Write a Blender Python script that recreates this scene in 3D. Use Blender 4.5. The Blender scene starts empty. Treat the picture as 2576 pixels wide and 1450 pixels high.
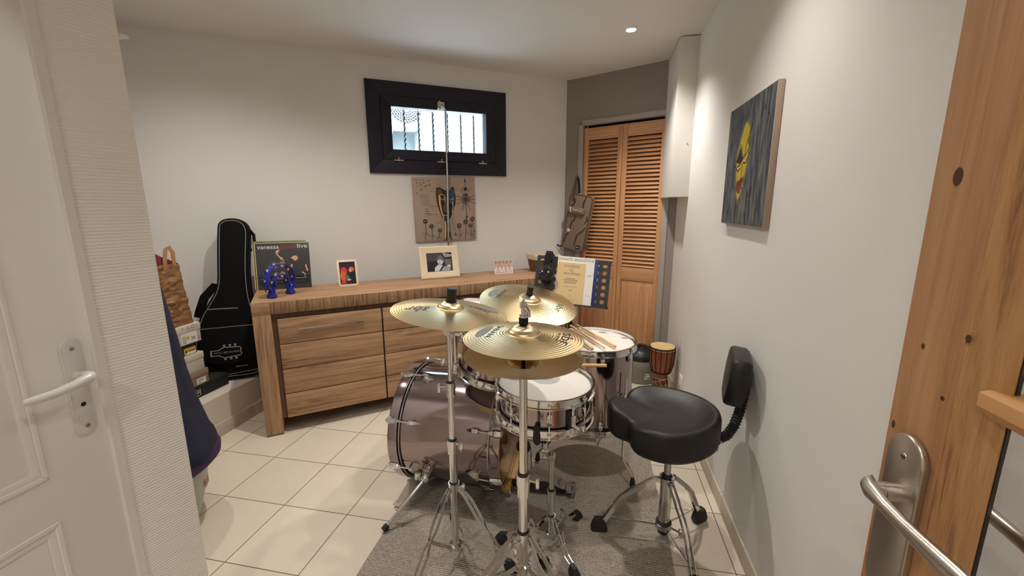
import bpy, bmesh, math, random
from mathutils import Vector, Matrix, Euler
from math import sin, cos, pi, radians, sqrt, atan2
random.seed(7)
SC = bpy.context.scene
COL = SC.collection

# ------------------------------------------------------------------ camera
def make_camera():
    pitch, roll, yaw = 0.192688691, -0.00324485564, -0.196671747
    cp, sp, cr, sr, c, s = cos(pitch), sin(pitch), cos(roll), sin(roll), cos(yaw), sin(yaw)
    f = Vector((s*cp, c*cp, -sp)); r = Vector((c, -s, 0)); u = r.cross(f)
    r2 = cr*r + sr*u; u2 = -sr*r + cr*u
    cam = bpy.data.cameras.new('camera'); o = bpy.data.objects.new('camera', cam); COL.objects.link(o)
    m = Matrix((r2, u2, -f)).transposed().to_4x4(); m.translation = (0, 0, 1.389)
    o.matrix_world = m
    cam.sensor_width = 36.0; cam.lens = 36.0*1051.03/2576; cam.clip_start = .02
    SC.camera = o
make_camera()

# ------------------------------------------------------------------ world, exposure, lights
w = bpy.data.worlds.new('world'); SC.world = w; w.use_nodes = True
bg = w.node_tree.nodes['Background']
bg.inputs['Color'].default_value = (.60, .84, 1, 1); bg.inputs['Strength'].default_value = 12.0
SC.view_settings.view_transform = 'Standard'; SC.view_settings.look = 'None'
SC.view_settings.gamma = 1.0; SC.view_settings.use_curve_mapping = False
SC.view_settings.exposure = 0.46
SC.cycles.max_bounces = 10; SC.cycles.diffuse_bounces = 6; SC.cycles.glossy_bounces = 5
SC.cycles.transparent_max_bounces = 12; SC.cycles.caustics_reflective = False; SC.cycles.caustics_refractive = False
SC.cycles.sample_clamp_indirect = 6.0

def light(name, kind, loc, energy, color, **kw):
    L = bpy.data.lights.new(name, kind); L.energy = energy; L.color = color
    rot = kw.pop('rot', (0, 0, 0))
    for k, v in kw.items(): setattr(L, k, v)
    o = bpy.data.objects.new(name, L); COL.objects.link(o); o.location = loc; o.rotation_euler = rot
    return o
WARM = (1.0, .95, .885)
SPOTS = [(.173, 2.94), (.173, 1.55), (.0, .05), (-1.15, 1.85), (-2.05, 1.75), (-.55, -.9)]
SPOT_E = [53, 27, 14, 52, 22, 36]
for (x, y), e in zip(SPOTS, SPOT_E):
    light('ceiling_spot_light', 'SPOT', (x, y, 2.452), e, WARM, spot_size=radians(118 if x > .1 else 150), spot_blend=.9, shadow_soft_size=.03)
portal = light('window_daylight_portal', 'AREA', (-1.235, 3.36, 1.985), 1, (1, 1, 1), shape='RECTANGLE', size=.80, size_y=.36,
               rot=(radians(90), 0, radians(33.85+180)))
portal.data.cycles.is_portal = True
sun = light('sun', 'SUN', (-3, 6, 6), 70.0, (.84, .93, 1), angle=.01, rot=(radians(20), 0, radians(33.85+10)))

# ------------------------------------------------------------------ mesh builder
class MB:
    def __init__(self, M=None):
        self.v = []; self.f = []; self.m = []; self.mats = []; self.M = M or Matrix.Identity(4)
    def mi(self, m):
        if m not in self.mats: self.mats.append(m)
        return self.mats.index(m)
    def add(self, vs, fs, m, T=None):
        X = self.M @ T if T is not None else self.M
        b = len(self.v); k = self.mi(m)
        self.v += [X @ Vector(p) for p in vs]
        for f in fs: self.f.append([i+b for i in f]); self.m.append(k)
        return self
    def box(self, x0, x1, y0, y1, z0, z1, m, bev=0, T=None, seg=2):
        bm = bmesh.new(); bmesh.ops.create_cube(bm, size=1)
        for q in bm.verts:
            q.co = Vector(((x0+x1)/2+q.co.x*(x1-x0), (y0+y1)/2+q.co.y*(y1-y0), (z0+z1)/2+q.co.z*(z1-z0)))
        if bev: bmesh.ops.bevel(bm, geom=list(bm.edges), offset=bev, segments=seg, profile=.5, affect='EDGES', clamp_overlap=True)
        return self.bm(bm, m, T)
    def bm(self, bm, m, T=None):
        bm.verts.index_update()
        vs = [tuple(q.co) for q in bm.verts]; fs = [[q.index for q in f.verts] for f in bm.faces]
        bm.free(); return self.add(vs, fs, m, T)
    def ring(self, rings, m, closed_ends=True, loop=False, T=None):
        n = len(rings[0]); vs = [p for r in rings for p in r]; fs = []
        R = len(rings)
        for i in range(R if loop else R-1):
            a = i*n; b = ((i+1) % R)*n
            for j in range(n): fs.append([a+j, a+(j+1) % n, b+(j+1) % n, b+j])
        if closed_ends and not loop:
            fs.append(list(range(n))[::-1]); fs.append([(R-1)*n+j for j in range(n)])
        return self.add(vs, fs, m, T)
    def tube(self, pts, r, m, n=12, closed=False, T=None):
        pts = [Vector(p) for p in pts]; N = len(pts)
        rs = r if isinstance(r, (list, tuple)) else [r]*N
        tg = []
        for i in range(N):
            if closed: t = pts[(i+1) % N]-pts[i-1]
            elif i == 0: t = pts[1]-pts[0]
            elif i == N-1: t = pts[-1]-pts[-2]
            else: t = (pts[i+1]-pts[i]).normalized()+(pts[i]-pts[i-1]).normalized()
            tg.append(t.normalized())
        up = Vector((0, 0, 1)) if abs(tg[0].z) < .9 else Vector((1, 0, 0))
        a = tg[0].cross(up).normalized(); rings = []
        for i in range(N):
            a = (a-tg[i]*a.dot(tg[i])).normalized(); b = tg[i].cross(a)
            rings.append([pts[i]+(a*cos(2*pi*j/n)+b*sin(2*pi*j/n))*rs[i] for j in range(n)])
        return self.ring(rings, m, True, closed, T)
    def cyl(self, p0, p1, r, m, r1=None, n=24, T=None):
        return self.tube([p0, p1], [r, r if r1 is None else r1], m, n, T=T)
    def lathe(self, prof, m, n=48, T=None, arc=None, cap=False):
        rings = []; fs = []; vs = []
        for r, z in prof:
            vs += [(max(r, 1e-5)*cos(2*pi*j/n), max(r, 1e-5)*sin(2*pi*j/n), z) for j in range(n)]
        for i in range(len(prof)-1):
            for j in range(n): fs.append([i*n+j, i*n+(j+1) % n, (i+1)*n+(j+1) % n, (i+1)*n+j])
        if cap: fs.append(list(range(n))[::-1]); fs.append([(len(prof)-1)*n+j for j in range(n)])
        return self.add(vs, fs, m, T)
    def torus(self, R, r, m, z=0, n=48, k=10, T=None):
        rings = [[((R+r*cos(2*pi*j/k))*cos(2*pi*i/n), (R+r*cos(2*pi*j/k))*sin(2*pi*i/n), z+r*sin(2*pi*j/k)) for j in range(k)] for i in range(n)]
        return self.ring(rings, m, False, True, T)
    def sphere(self, c, r, m, s=(1, 1, 1), n=20, k=12, T=None):
        prof = [(sin(pi*i/k), -cos(pi*i/k)) for i in range(k+1)]
        S = Matrix.Translation(c) @ Matrix.Diagonal((r*s[0], r*s[1], r*s[2], 1))
        return self.lathe(prof, m, n, T=(T @ S if T is not None else S))
    def prism(self, poly, z0, z1, m, T=None, bev=0):
        bm = bmesh.new()
        b = [bm.verts.new((x, y, z0)) for x, y in poly]; t = [bm.verts.new((x, y, z1)) for x, y in poly]
        n = len(poly)
        bm.faces.new(b[::-1]); ft = bm.faces.new(t)
        for i in range(n): bm.faces.new([b[i], b[(i+1) % n], t[(i+1) % n], t[i]])
        if bev:
            ed = [e for e in bm.edges if abs(e.verts[0].co.z-e.verts[1].co.z) < 1e-6]
            bmesh.ops.bevel(bm, geom=ed, offset=bev, segments=3, profile=.5, affect='EDGES', clamp_overlap=True)
        return self.bm(bm, m, T)
    def flat(self, poly, m, T=None, z=0):
        return self.add([(p[0], p[1], z) for p in poly], [list(range(len(poly)))], m, T)
    def line(self, pts, wd, m, T=None, z=0):          # flat stroke in the local XY plane
        P = [Vector((p[0], p[1], 0)) for p in pts]; N = len(P)
        ws = wd if isinstance(wd, (list, tuple)) else [wd]*N
        vs = []; fs = []
        for i in range(N):
            t = (P[min(i+1, N-1)]-P[max(i-1, 0)]).normalized(); q = Vector((-t.y, t.x, 0))*ws[i]/2
            vs += [(P[i]+q)+Vector((0, 0, z)), (P[i]-q)+Vector((0, 0, z))]
        for i in range(N-1): fs.append([2*i, 2*i+1, 2*i+3, 2*i+2])
        return self.add(vs, fs, m, T)
    def sweep(self, pts, wd, th, side, m, T=None):     # flat bar: th along side, wd across
        P = [Vector(p) for p in pts]; N = len(P); side = Vector(side).normalized(); rings = []
        for i in range(N):
            t = (P[min(i+1, N-1)]-P[max(i-1, 0)]).normalized()
            s = (side-t*side.dot(t)).normalized(); u = t.cross(s)
            W = wd[i] if isinstance(wd, (list, tuple)) else wd
            rings.append([P[i]+s*th/2+u*W/2, P[i]-s*th/2+u*W/2, P[i]-s*th/2-u*W/2, P[i]+s*th/2-u*W/2])
        return self.ring(rings, m, True, False, T)
    def text(self, s, size, m, T=None, z=0, width=None, align='CENTER', fn=None):
        cu = bpy.data.curves.new('t', 'FONT'); cu.body = s; cu.size = size; cu.align_x = align; cu.align_y = 'CENTER'; cu.resolution_u = 3
        o = bpy.data.objects.new('t', cu); COL.objects.link(o)
        me = bpy.data.meshes.new_from_object(o.evaluated_get(bpy.context.evaluated_depsgraph_get()))
        bpy.data.objects.remove(o); bpy.data.curves.remove(cu)
        vs = [tuple(v.co) for v in me.vertices]; fs = [list(p.vertices) for p in me.polygons]
        bpy.data.meshes.remove(me)
        if not vs: return self
        if width:
            w0 = max(v[0] for v in vs)-min(v[0] for v in vs); k = width/max(w0, 1e-6)
            vs = [(v[0]*k, v[1], 0) for v in vs]
        vs = [(v[0], v[1], z) for v in vs]
        if fn: vs = [fn(*v) for v in vs]
        return self.add(vs, fs, m, T)
    def build(self, name, parent=None, smooth=True, ang=35, loc=None, rot=None, merge=False):
        me = bpy.data.meshes.new(name); me.from_pydata([tuple(p) for p in self.v], [], self.f)
        for m in self.mats: me.materials.append(m)
        me.polygons.foreach_set('material_index', self.m)
        if merge:
            bm = bmesh.new(); bm.from_mesh(me); bmesh.ops.remove_doubles(bm, verts=bm.verts, dist=1e-5); bm.to_mesh(me); bm.free()
        me.update()
        if smooth:
            me.polygons.foreach_set('use_smooth', [True]*len(me.polygons)); me.set_sharp_from_angle(angle=radians(ang))
        o = bpy.data.objects.new(name, me); COL.objects.link(o)
        if parent: o.parent = parent
        if loc is not None: o.location = loc
        if rot is not None: o.rotation_euler = rot
        return o

def tag(o, label=None, cat=None, group=None, kind=None):
    for k, v in (('label', label), ('category', cat), ('group', group), ('kind', kind)):
        if v: o[k] = v
    return o
def thing(name, label, cat, loc, rot=(0, 0, 0), group=None):
    o = bpy.data.objects.new(name, None); COL.objects.link(o); o.empty_display_size = .05
    o.location = loc; o.rotation_euler = rot
    return tag(o, label, cat, group)
def frame(o, ux, uy):
    ux = Vector(ux).normalized(); uy = Vector(uy).normalized(); uz = ux.cross(uy)
    m = Matrix((ux, uy, uz)).transposed().to_4x4(); m.translation = Vector(o); return m
def TR(x, y, z): return Matrix.Translation((x, y, z))
def WM(loc): return Matrix.Translation(-Vector(loc))   # world coordinates into a thing at loc

# ------------------------------------------------------------------ materials
def srgb(r, g, b):
    f = lambda c: (c/255/12.92 if c/255 <= .04045 else ((c/255+.055)/1.055)**2.4)
    return (f(r), f(g), f(b), 1)
def mat(name, col, rough=.5, metal=0, bump=0, bscale=200, var=0, vscale=8, alpha=None, trans=0, emit=None, spec=None, coat=0, aniso=0, ior=None):
    m = bpy.data.materials.new(name); m.use_nodes = True; nt = m.node_tree; b = nt.nodes['Principled BSDF']
    b.inputs['Base Color'].default_value = col; b.inputs['Roughness'].default_value = rough; b.inputs['Metallic'].default_value = metal
    if spec is not None: b.inputs['Specular IOR Level'].default_value = spec
    if trans: b.inputs['Transmission Weight'].default_value = trans
    if ior: b.inputs['IOR'].default_value = ior
    if coat: b.inputs['Coat Weight'].default_value = coat; b.inputs['Coat Roughness'].default_value = .05
    if emit: b.inputs['Emission Color'].default_value = (*emit[:3], 1); b.inputs['Emission Strength'].default_value = emit[3]
    if alpha is not None: b.inputs['Alpha'].default_value = alpha
    tc = nt.nodes.new('ShaderNodeTexCoord')
    if var:
        n = nt.nodes.new('ShaderNodeTexNoise'); n.inputs['Scale'].default_value = vscale; n.inputs['Detail'].default_value = 5
        nt.links.new(tc.outputs['Object'], n.inputs['Vector'])
        r = nt.nodes.new('ShaderNodeMix'); r.data_type = 'RGBA'
        r.inputs['A'].default_value = tuple(min(1, c*(1-var)) for c in col[:3])+(1,); r.inputs['B'].default_value = tuple(min(1, c*(1+var)) for c in col[:3])+(1,)
        nt.links.new(n.outputs['Fac'], r.inputs['Factor']); nt.links.new(r.outputs['Result'], b.inputs['Base Color'])
    if bump:
        n = nt.nodes.new('ShaderNodeTexNoise'); n.inputs['Scale'].default_value = bscale; n.inputs['Detail'].default_value = 4
        nt.links.new(tc.outputs['Object'], n.inputs['Vector'])
        bp = nt.nodes.new('ShaderNodeBump'); bp.inputs['Strength'].default_value = bump; bp.inputs['Distance'].default_value = .004
        nt.links.new(n.outputs['Fac'], bp.inputs['Height']); nt.links.new(bp.outputs['Normal'], b.inputs['Normal'])
    return m
def wood(name, dark, mid, light_, axis='x', scale=1.0, rough=.55, knots=False, fine=1.0):
    m = bpy.data.materials.new(name); m.use_nodes = True; nt = m.node_tree; b = nt.nodes['Principled BSDF']; L = nt.links.new
    tc = nt.nodes.new('ShaderNodeTexCoord'); mp = nt.nodes.new('ShaderNodeMapping')
    s = {'x': (1.2, 22, 22), 'y': (22, 1.2, 22), 'z': (22, 22, 1.2)}[axis]
    mp.inputs['Scale'].default_value = tuple(q*scale for q in s); L(tc.outputs['Object'], mp.inputs['Vector'])
    n1 = nt.nodes.new('ShaderNodeTexNoise'); n1.inputs['Scale'].default_value = 1.3; n1.inputs['Detail'].default_value = 6; n1.inputs['Distortion'].default_value = 1.2; n1.inputs['Roughness'].default_value = .6
    L(mp.outputs[0], n1.inputs['Vector'])
    n2 = nt.nodes.new('ShaderNodeTexNoise'); n2.inputs['Scale'].default_value = 5*fine; n2.inputs['Detail'].default_value = 3; L(mp.outputs[0], n2.inputs['Vector'])
    mx = nt.nodes.new('ShaderNodeMath'); mx.operation = 'MULTIPLY_ADD'; mx.inputs[1].default_value = .35; L(n2.outputs['Fac'], mx.inputs[0]); L(n1.outputs['Fac'], mx.inputs[2])
    cr = nt.nodes.new('ShaderNodeValToRGB'); e = cr.color_ramp.elements
    e[0].position = .42; e[0].color = dark; e[1].position = .82; e[1].color = light_; q = e.new(.6); q.color = mid
    L(mx.outputs[0], cr.inputs[0]); out = cr.outputs[0]
    L(out, b.inputs['Base Color']); b.inputs['Roughness'].default_value = rough
    bp = nt.nodes.new('ShaderNodeBump'); bp.inputs['Strength'].default_value = .15; bp.inputs['Distance'].default_value = .002
    L(mx.outputs[0], bp.inputs['Height']); L(bp.outputs[0], b.inputs['Normal'])
    return m

M = {}
M['wall'] = mat('white_paint', (.74, .72, .69, 1), .9, bump=.12, bscale=320, var=.02, vscale=3)
M['ceil'] = mat('ceiling_paint', (.74, .72, .69, 1), .95, bump=.08, bscale=260)
M['grey'] = mat('taupe_paint', srgb(150, 140, 134), .9, bump=.08, bscale=300)
M['greytrim'] = mat('taupe_gloss_trim', srgb(172, 164, 156), .5)
M['doorw'] = mat('white_door_paint', (.76, .735, .69, 1), .45)
M['chrome'] = mat('chrome', (.70, .69, .68, 1), .09, 1)
M['chrome_d'] = mat('brushed_chrome', (.55, .54, .53, 1), .25, 1)
M['steel'] = mat('brushed_steel', (.55, .51, .45, 1), .32, 1, bump=.05, bscale=500)
M['black'] = mat('black_rubber', (.012, .012, .013, 1), .55)
M['blackp'] = mat('black_plastic', (.015, .015, .016, 1), .35)
M['blackm'] = mat('black_metal', (.02, .02, .022, 1), .45)
M['leather'] = mat('black_vinyl', (.011, .0105, .010, 1), .40, bump=.12, bscale=500, spec=.35)
M['smoke'] = mat('smoked_mirror_wrap', (.37, .30, .30, 1), .10, 1)
M['head'] = mat('coated_drumhead', (.80, .76, .70, 1), .6)
M['headdot'] = mat('drumhead_dot', (.50, .49, .48, 1), .5)
M['darkfr'] = mat('anthracite_frame', (.013, .012, .022, 1), .5, spec=.3)
M['white'] = mat('white_plastic', (.8, .78, .74, 1), .4)
M['cream'] = mat('cream_frame', srgb(226, 208, 178), .5)
M['paper'] = mat('white_paper', (.82, .79, .72, 1), .7)
M['ink'] = mat('black_ink', (.012, .012, .014, 1), .6)
M['inkgrey'] = mat('grey_ink', (.16, .15, .14, 1), .6)
M['hickory'] = wood('hickory', srgb(196, 150, 96), srgb(222, 178, 124), srgb(234, 196, 146), 'x', 1.5, .45)
M['cab'] = wood('acacia', srgb(96, 68, 48), srgb(162, 124, 92), srgb(188, 150, 114), 'x', 1.25, .55, fine=3)
M['cabv'] = wood('acacia_upright', srgb(96, 68, 48), srgb(162, 124, 92), srgb(188, 150, 114), 'z', 1.25, .55, fine=3)
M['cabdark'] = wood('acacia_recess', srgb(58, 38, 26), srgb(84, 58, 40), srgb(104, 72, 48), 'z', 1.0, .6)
M['bark'] = wood('rough_band', srgb(46, 32, 20), srgb(126, 96, 66), srgb(166, 132, 96), 'z', 2.2, .75, fine=4)
M['lou'] = wood('louvre_pine', srgb(160, 110, 72), srgb(196, 142, 98), srgb(212, 162, 116), 'z', .8, .5)
M['louh'] = wood('louvre_slat_pine', srgb(160, 110, 72), srgb(196, 142, 98), srgb(212, 162, 116), 'x', .8, .5)
M['pine'] = wood('oiled_pine', srgb(146, 104, 66), srgb(170, 124, 82), srgb(184, 140, 98), 'z', .9, .5, fine=2.5)
M['pine_r'] = wood('rough_grain_pine', srgb(96, 62, 36), srgb(168, 122, 76), srgb(186, 142, 96), 'z', 1.6, .6, fine=3)
M['pineh'] = wood('oiled_pine_rail', srgb(170, 118, 72), srgb(200, 148, 98), srgb(212, 164, 114), 'y', .7, .5, fine=1.5)
# ------------------------------------------------------------------ special materials
def tile_floor():
    m = bpy.data.materials.new('floor_tile'); m.use_nodes = True; nt = m.node_tree; b = nt.nodes['Principled BSDF']; L = nt.links.new
    tc = nt.nodes.new('ShaderNodeTexCoord'); mp = nt.nodes.new('ShaderNodeMapping')
    mp.inputs['Location'].default_value = (.33*6.25979+3.3, .33*-6.55954+3.3, 0); L(tc.outputs['Object'], mp.inputs['Vector'])
    bt = nt.nodes.new('ShaderNodeTexBrick'); bt.offset = 0; bt.squash = 1
    for k, v in (('Scale', 1), ('Mortar Size', .0022), ('Mortar Smooth', .2), ('Brick Width', .33), ('Row Height', .33), ('Bias', 0)): bt.inputs[k].default_value = v
    bt.inputs['Color1'].default_value = srgb(226, 215, 197); bt.inputs['Color2'].default_value = srgb(222, 210, 192); bt.inputs['Mortar'].default_value = srgb(120, 108, 92)
    L(mp.outputs[0], bt.inputs['Vector']); 
    n = nt.nodes.new('ShaderNodeTexNoise'); n.inputs['Scale'].default_value = 6; n.inputs['Detail'].default_value = 4; L(tc.outputs['Object'], n.inputs['Vector'])
    mx = nt.nodes.new('ShaderNodeMix'); mx.data_type = 'RGBA'; mx.blend_type = 'MULTIPLY'; mx.inputs['Factor'].default_value = .25
    L(bt.outputs['Color'], mx.inputs['A']); L(n.outputs['Color'], mx.inputs['B']); 
    hs = nt.nodes.new('ShaderNodeHueSaturation'); hs.inputs['Saturation'].default_value = 0; L(n.outputs['Color'], hs.inputs['Color']); 
    br = nt.nodes.new('ShaderNodeBrightContrast'); br.inputs['Bright'].default_value = .45; br.inputs['Contrast'].default_value = -.3; L(hs.outputs[0], br.inputs['Color']); L(br.outputs[0], mx.inputs['B'])
    L(mx.outputs['Result'], b.inputs['Base Color']); b.inputs['Roughness'].default_value = .42; b.inputs['Specular IOR Level'].default_value = .3
    bp = nt.nodes.new('ShaderNodeBump'); bp.inputs['Strength'].default_value = .4; bp.inputs['Distance'].default_value = .002; bp.invert = True
    L(bt.outputs['Fac'], bp.inputs['Height']); L(bp.outputs[0], b.inputs['Normal'])
    return m
def wave_mat(name, col, scale, direction, bump, rough=.8, col2=None, dist=1.5, dscale=3, detail=2, bands='BANDS', metal=0, vary=0, bdist=.003):
    m = bpy.data.materials.new(name); m.use_nodes = True; nt = m.node_tree; b = nt.nodes['Principled BSDF']; L = nt.links.new
    tc = nt.nodes.new('ShaderNodeTexCoord'); wv = nt.nodes.new('ShaderNodeTexWave'); wv.wave_type = bands
    if bands == 'BANDS': wv.bands_direction = direction
    else: wv.rings_direction = direction
    wv.inputs['Scale'].default_value = scale; wv.inputs['Distortion'].default_value = dist; wv.inputs['Detail'].default_value = detail; wv.inputs['Detail Scale'].default_value = dscale
    L(tc.outputs['Object'], wv.inputs['Vector'])
    b.inputs['Base Color'].default_value = col; b.inputs['Roughness'].default_value = rough; b.inputs['Metallic'].default_value = metal
    if col2:
        fac = wv.outputs['Fac']
        if vary:
            n = nt.nodes.new('ShaderNodeTexNoise'); n.inputs['Scale'].default_value = vary; n.inputs['Detail'].default_value = 3; L(tc.outputs['Object'], n.inputs['Vector'])
            ma = nt.nodes.new('ShaderNodeMath'); ma.operation = 'MULTIPLY_ADD'; ma.inputs[1].default_value = .45; L(wv.outputs['Fac'], ma.inputs[0])
            m2 = nt.nodes.new('ShaderNodeMath'); m2.operation = 'MULTIPLY_ADD'; m2.inputs[1].default_value = 1.4; m2.inputs[2].default_value = -.4; L(n.outputs['Fac'], m2.inputs[0]); L(m2.outputs[0], ma.inputs[2]); fac = ma.outputs[0]
        x = nt.nodes.new('ShaderNodeMix'); x.data_type = 'RGBA'; x.inputs['A'].default_value = col; x.inputs['B'].default_value = col2
        L(fac, x.inputs['Factor']); L(x.outputs['Result'], b.inputs['Base Color'])
    bp = nt.nodes.new('ShaderNodeBump'); bp.inputs['Strength'].default_value = bump; bp.inputs['Distance'].default_value = bdist
    L(wv.outputs['Fac'], bp.inputs['Height']); L(bp.outputs[0], b.inputs['Normal'])
    return m
M['floor'] = tile_floor()
M['ribpaper'] = wave_mat('ribbed_wallpaper', (.84, .81, .76, 1), 38, 'Z', .5, .85, dist=2.2, dscale=2.5, detail=3)
M['rug'] = wave_mat('ribbed_grey_rug', srgb(116, 107, 98), 36, 'Y', 1.0, .95, srgb(212, 199, 184), dist=1.2, dscale=4, vary=160)
def glass(name, tint=(1, 1, 1, 1), gl=.06):
    m = bpy.data.materials.new(name); m.use_nodes = True; nt = m.node_tree; nt.nodes.remove(nt.nodes['Principled BSDF']); L = nt.links.new
    t = nt.nodes.new('ShaderNodeBsdfTransparent'); t.inputs[0].default_value = tint
    g = nt.nodes.new('ShaderNodeBsdfGlossy'); g.inputs['Roughness'].default_value = .02
    x = nt.nodes.new('ShaderNodeMixShader'); lw = nt.nodes.new('ShaderNodeLayerWeight'); lw.inputs[0].default_value = .5
    pw = nt.nodes.new('ShaderNodeMath'); pw.operation = 'POWER'; pw.inputs[1].default_value = 5; L(lw.outputs['Facing'], pw.inputs[0])
    ma = nt.nodes.new('ShaderNodeMath'); ma.operation = 'MULTIPLY_ADD'; ma.inputs[1].default_value = .9; ma.inputs[2].default_value = gl; L(pw.outputs[0], ma.inputs[0])
    L(ma.outputs[0], x.inputs[0]); L(t.outputs[0], x.inputs[1]); L(g.outputs[0], x.inputs[2]); L(x.outputs[0], nt.nodes['Material Output'].inputs[0])
    return m
M['glass'] = glass('window_glass')

# ------------------------------------------------------------------ the room
XR = .617; H = 2.471
A = Vector((-2.809, 2.273, 0)); D = Vector((.8304, .5571, 0)); N = Vector((-.5571, .8304, 0))     # back wall line, direction, outward normal
B = Vector((-.29, 3.963, 0)); G = Vector((.9008, -.4342, 0)).normalized(); GN = Vector((-G.y, G.x, 0))   # far wall
def W(s, o, z): p = A+D*s-N*o; return Vector((p.x, p.y, z))
WF = frame(A, D, (0, 0, 1))           # local x along the back wall, y up, z = toward the room
FF = frame(B, G, (0, 0, 1))           # same for the far wall, z toward the room
def st(o): o['kind'] = 'structure'; return o

b = MB(); b.box(-3.1, 1.7, -2.0, 4.6, -.1, 0, M['floor']); st(b.build('floor', smooth=False))
b = MB(); b.prism([(-3.1, -1.8), (.75, -1.8), (.75, 3.62), (-.28, 4.12), (-.38, 4.05), (-3.1, 2.24)], H, H+.12, M['ceil']); st(b.build('ceiling', smooth=False))
b = MB(); b.box(XR, XR+.1, -1.7, 4.2, 0, H, M['wall']); st(b.build('wall_right', smooth=False))
# back wall with window opening
WX0, WX1, WZ0, WZ1 = 1.43, 2.35, 1.74, 2.215
b = MB(WF)
for x0, x1, z0, z1 in ((-.7, WX0, 0, H), (WX1, 3.034, 0, H), (WX0, WX1, 0, WZ0), (WX0, WX1, WZ1, H)):
    b.box(x0, x1, z0, z1, -.22, 0, M['wall'])
st(b.build('wall_back', smooth=False))
# far wall with the cupboard opening
b = MB(FF); ox0, ox1, oz1 = .165, .905, 2.085
for x0, x1, z0, z1 in ((-.02, ox0, 0, H), (ox1, 1.35, 0, H), (ox0, ox1, oz1, H)): b.box(x0, x1, z0, z1, -.12, 0, M['grey'])
st(b.build('wall_far', smooth=False))
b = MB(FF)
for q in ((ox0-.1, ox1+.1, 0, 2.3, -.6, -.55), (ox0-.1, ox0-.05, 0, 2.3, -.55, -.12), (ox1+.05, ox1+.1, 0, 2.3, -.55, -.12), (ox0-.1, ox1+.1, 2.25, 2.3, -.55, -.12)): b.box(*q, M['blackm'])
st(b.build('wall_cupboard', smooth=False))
b = MB(FF)
for x0, x1, z0, z1 in ((ox0-.035, ox0+.005, 0, oz1+.03), (ox1-.005, ox1+.04, 0, oz1+.03), (ox0-.035, ox1+.04, oz1-.005, oz1+.035)):
    b.box(x0, x1, z0, z1, -.06, .012, M['greytrim'], bev=.003)
st(b.build('trim_2'))
b = MB(); b.box(-3.05, -2.95, .8, 2.4, 0, H, M['wall']); st(b.build('wall_left', smooth=False))
b = MB(); b.box(-3.05, -1.25, .80, .905, 0, H, M['wall']); st(b.build('wall_front', smooth=False))
# pier with ribbed wallpaper, its face runs from the door trim to the corner
P0 = Vector((-1.2, .779, 0)); P1 = Vector((-1.165, .915, 0))
b = MB(); b.prism([(-1.30, .779), (-1.2, .779), (-1.165, .915), (-1.30, .915)], 0, H, M['ribpaper']); st(b.build('wall_pier', smooth=False))
b = MB()
for y0, y1, z0, z1 in ((-1.7, -.10, 0, H), (-.10, .77, 2.06, H)): b.box(-1.32, -1.215, y0, y1, z0, z1, M['wall'])
st(b.build('wall_hall_left', smooth=False))
b = MB(); b.box(-1.3, .7, -1.75, -1.65, 0, H, M['wall']); st(b.build('wall_hall_end', smooth=False))
b = MB(); b.prism([(-1.3, .752), (-1.203, .752), (-1.194, .757), (-1.194, .776), (-1.2, .779), (-1.3, .779)], 0, 2.10, M['doorw'])
b.box(-1.3, -1.194, -.14, -.10, 0, 2.1, M['doorw']); b.box(-1.3, -1.194, -.14, .779, 2.06, 2.1, M['doorw']); st(b.build('trim_1', smooth=False))
# raised ledge on the left with its tile skirting
M['ledge'] = mat('rough_plaster', srgb(214, 205, 190), .9, bump=.35, bscale=45)
M['skirt'] = mat('tile_skirting', srgb(196, 186, 168), .4)
b = MB(); b.prism([(-2.95, .905), (-2.235, .905), (-2.235, 2.655), (-2.95, 2.175)], 0, .25, M['ledge']); st(b.build('wall_ledge', smooth=False))
b = MB()
for y0 in (.91, 1.24, 1.57, 1.90, 2.23): b.box(-2.235, -2.223, y0+.0012, min(y0+.3288, 2.64), 0, .085, M['skirt'], bev=.002)
st(b.build('baseboard_ledge'))
b = MB()
for i in range(-4, 10): b.box(XR-.010, XR, .33*i+.235+.0012, .33*i+.235+.3288, 0, .08, M['skirt'], bev=.002)
st(b.build('baseboard_right'))
# boxed-in duct in the far right corner
b = MB(); b.box(.50, XR, 3.12, 3.62, 1.452, H-.006, mat('duct_paint', (.70, .68, .63, 1), .6)); b.sphere((.585, 3.119, 1.80), .004, M['inkgrey']); st(b.build('wall_duct', smooth=False))

# ------------------------------------------------------------------ window in the back wall
win = st(thing('window_1', None, None, A, (0, 0, atan2(D.y, D.x))))
RX = Matrix.Rotation(radians(90), 4, 'X')      # local (x, y, z) of frame -> wall x, up, toward room
b = MB(RX)
x0, x1, z0, z1 = 1.334, 2.444, 1.643, 2.31
def mitred(b, x0, x1, z0, z1, wd, d0, d1, m, bev=0):
    q = [(x0, z0), (x1, z0), (x1, z1), (x0, z1)]; i = [(x0+wd, z0+wd), (x1-wd, z0+wd), (x1-wd, z1-wd), (x0+wd, z1-wd)]
    for k in range(4):
        j = (k+1) % 4
        b.prism([q[k], q[j], i[j], i[k]], d0, d1, m, bev=bev)
mitred(b, x0, x1, z0, z1, .105, 0, .022, M['darkfr'], .003); b.build('frame', win)
b = MB(RX); mitred(b, x0+.105, x1-.105, z0+.105, z1-.105, .074, -.07, .03, M['darkfr'], .004); b.build('sash', win)
b = MB(RX); b.box(WX0+.04, WX1-.04, WZ0+.04, WZ1-.04, -.04, -.034, M['glass']); b.build('pane', win, smooth=False)
for hx in (1.55, 1.885, 2.23):
    b = MB(RX); b.cyl((hx-.035, z0+.098, .032), (hx+.035, z0+.098, .032), .006, M['chrome_d'], n=12); b.box(hx-.004, hx+.004, z0+.09, z0+.12, .02, .034, M['chrome_d']); b.build('hinge', win)
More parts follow.
